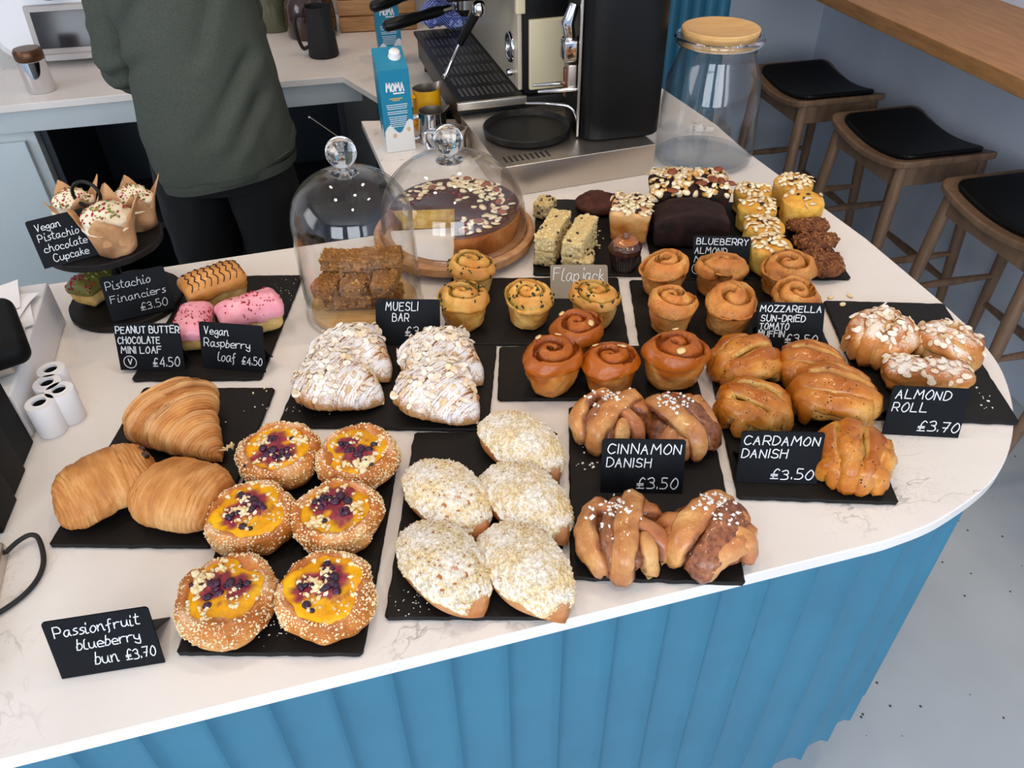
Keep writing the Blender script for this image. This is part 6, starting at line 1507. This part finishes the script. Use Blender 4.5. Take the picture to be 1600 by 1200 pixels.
V, F = loft([(.855, .020, -.005, .166, .145), (.87, .020, -.005, .172, .148), (.93, .016, -.005, .170, .145), (1.02, .010, 0, .160, .138), (1.10, .008, 0, .156, .132), (1.22, .008, 0, .152, .128), (1.33, .008, 0, .152, .122), (1.395, .004, 0, .140, .106), (1.43, 0, .005, .120, .088), (1.455, 0, .01, .078, .072)])
N = vnorm(V, F); d1 = V@np.array([.75, .2, .62]); fold = np.array([mnoise.noise(Vector((p[0]*5+p[2]*3.0, p[1]*5, p[2]*2.2-p[0]*5))) for p in V.tolist()]); fine = nz(V*[1, 1, .6], 16, 3, 2)
low = np.clip((1.25-V[:, 2])/.4, 0, 1); V = V+N*(fold*.034*low+fine*.006*(.4+.6*low))[:, None]

for x0, z0, x1, z1, am, wd_ in ((.15, 1.12, .01, .93, .016, .012), (.155, 1.03, .07, .90, .012, .010), (.12, 1.28, .03, 1.10, .010, .014), (-.13, 1.16, -.03, 1.26, .013, .013), (-.15, 1.08, -.06, 1.13, .010, .011), (.02, 1.34, -.03, 1.18, .008, .016)):
    d_ = np.array([x1-x0, z1-z0]); L_ = np.linalg.norm(d_); d_ /= L_; q_ = np.c_[V[:, 0]-x0, V[:, 2]-z0]; al_ = q_@d_; pe_ = q_@np.array([-d_[1], d_[0]])
    V = V - N*(am*(V[:, 1] < 0)*np.exp(-(pe_/wd_)**2)*np.clip(np.minimum(al_, L_-al_)/.04+.3, 0, 1)-am*.5*(V[:, 1] < 0)*np.exp(-((pe_-wd_*2)/(wd_*1.6))**2)*np.clip(np.minimum(al_, L_-al_)/.04+.3, 0, 1))[:, None]
V[:, 2] += np.where(V[:, 2] < .90, .02*np.sin(V[:, 0]*9)-.03*(V[:, 1] < 0)*.6, 0)
mb = MB().add(V, F); 
def sleeve(pts, rad, seed):
    P = spline(pts, 14); r_ = np.interp(np.linspace(0, len(rad)-1, len(P)), range(len(rad)), rad); V, F = tube(P, r_, 40)
    N = vnorm(V, F); s_ = np.repeat(np.linspace(0, 1, len(P)), 40); s_ = np.r_[0, s_, 1][:len(V)]; wr = np.sin(s_*48+4*nz(V, 12, seed))*.0085*np.clip((s_-.35)*2.2, 0, 1)
    return V+N*(wr+nz(V, 18, seed, 2)*.006)[:, None], F
mb.add(*sleeve([(-.09, .02, 1.385), (-.125, .02, 1.33), (-.148, .02, 1.20), (-.168, .03, 1.095), (-.165, .065, 1.055), (-.15, .14, 1.065)], [.058, .066, .064, .060, .057, .046], 3)); mb.add(*sleeve([(.10, .01, 1.385), (.115, .03, 1.33), (.095, .10, 1.22), (.085, .16, 1.11), (.07, .21, 1.09), (.05, .26, 1.08)], [.060, .064, .056, .054, .052, .045], 5))
part('sweatshirt', mb.mesh('sweatshirt', MGREEN), po, 'dark green long-sleeved sweatshirt')
V1, F1 = loft([(.842, .020, -.006, .168, .148), (.854, .020, -.006, .170, .149), (.868, .020, -.005, .1735, .1495)], seed=1); V1 = V1+vnorm(V1, F1)*.001; V1[:, 2] += .02*np.sin(V1[:, 0]*9)-.03*(V1[:, 1] < 0)*.6
part('hem_band', MB().add(V1, F1).mesh('hem_band', plain('green_rib', (66, 70, 61), .9)), po)
mb = MB()
MTR = plain('black_trousers', (13, 13, 14), .85)
for sx in (-1, 1):
    V, F = loft([(.07, sx*.10, 0, .062, .070), (.30, sx*.10, .0, .072, .078), (.50, sx*.10, .01, .078, .084), (.75, sx*.085, .0, .090, .104), (.90, sx*.075, 0, .085, .115)]); V = disp(V, F, 14, .006, sx+3, 2); mb.add(V, F)
V, F = loft([(.80, 0, 0, .164, .126), (.92, 0, 0, .160, .122), (1.02, 0, 0, .150, .112)]); mb.add(V, F); part('trousers', mb.mesh('trousers', MTR), po, 'black trousers')
for sx in (-1, 1):
    V, F = rbox(.046, .135, .045, .035, 8); V[:, 2] += .045; k = V[:, 1] > 0; V[k, 2] *= 1-.35*V[k, 1]/.135; part('shoe', MB().add(V+[sx*.10, .06, 0], F).mesh('shoe', MBLK), po, 'black shoe')
# thin steel spoon handle rising from behind the tall dome
rd = thing('steel_rod', 'thin silver stirring rod resting against the counter edge behind the tall dome', 'spoon', loc=(0, 0, 0))
a = at(516, 206, .04); b = at(483, 183, .10)
part('rod', M1('rod', tube([a+(a-b)*.8, a, b], .0022, 10), MCHR), rd)
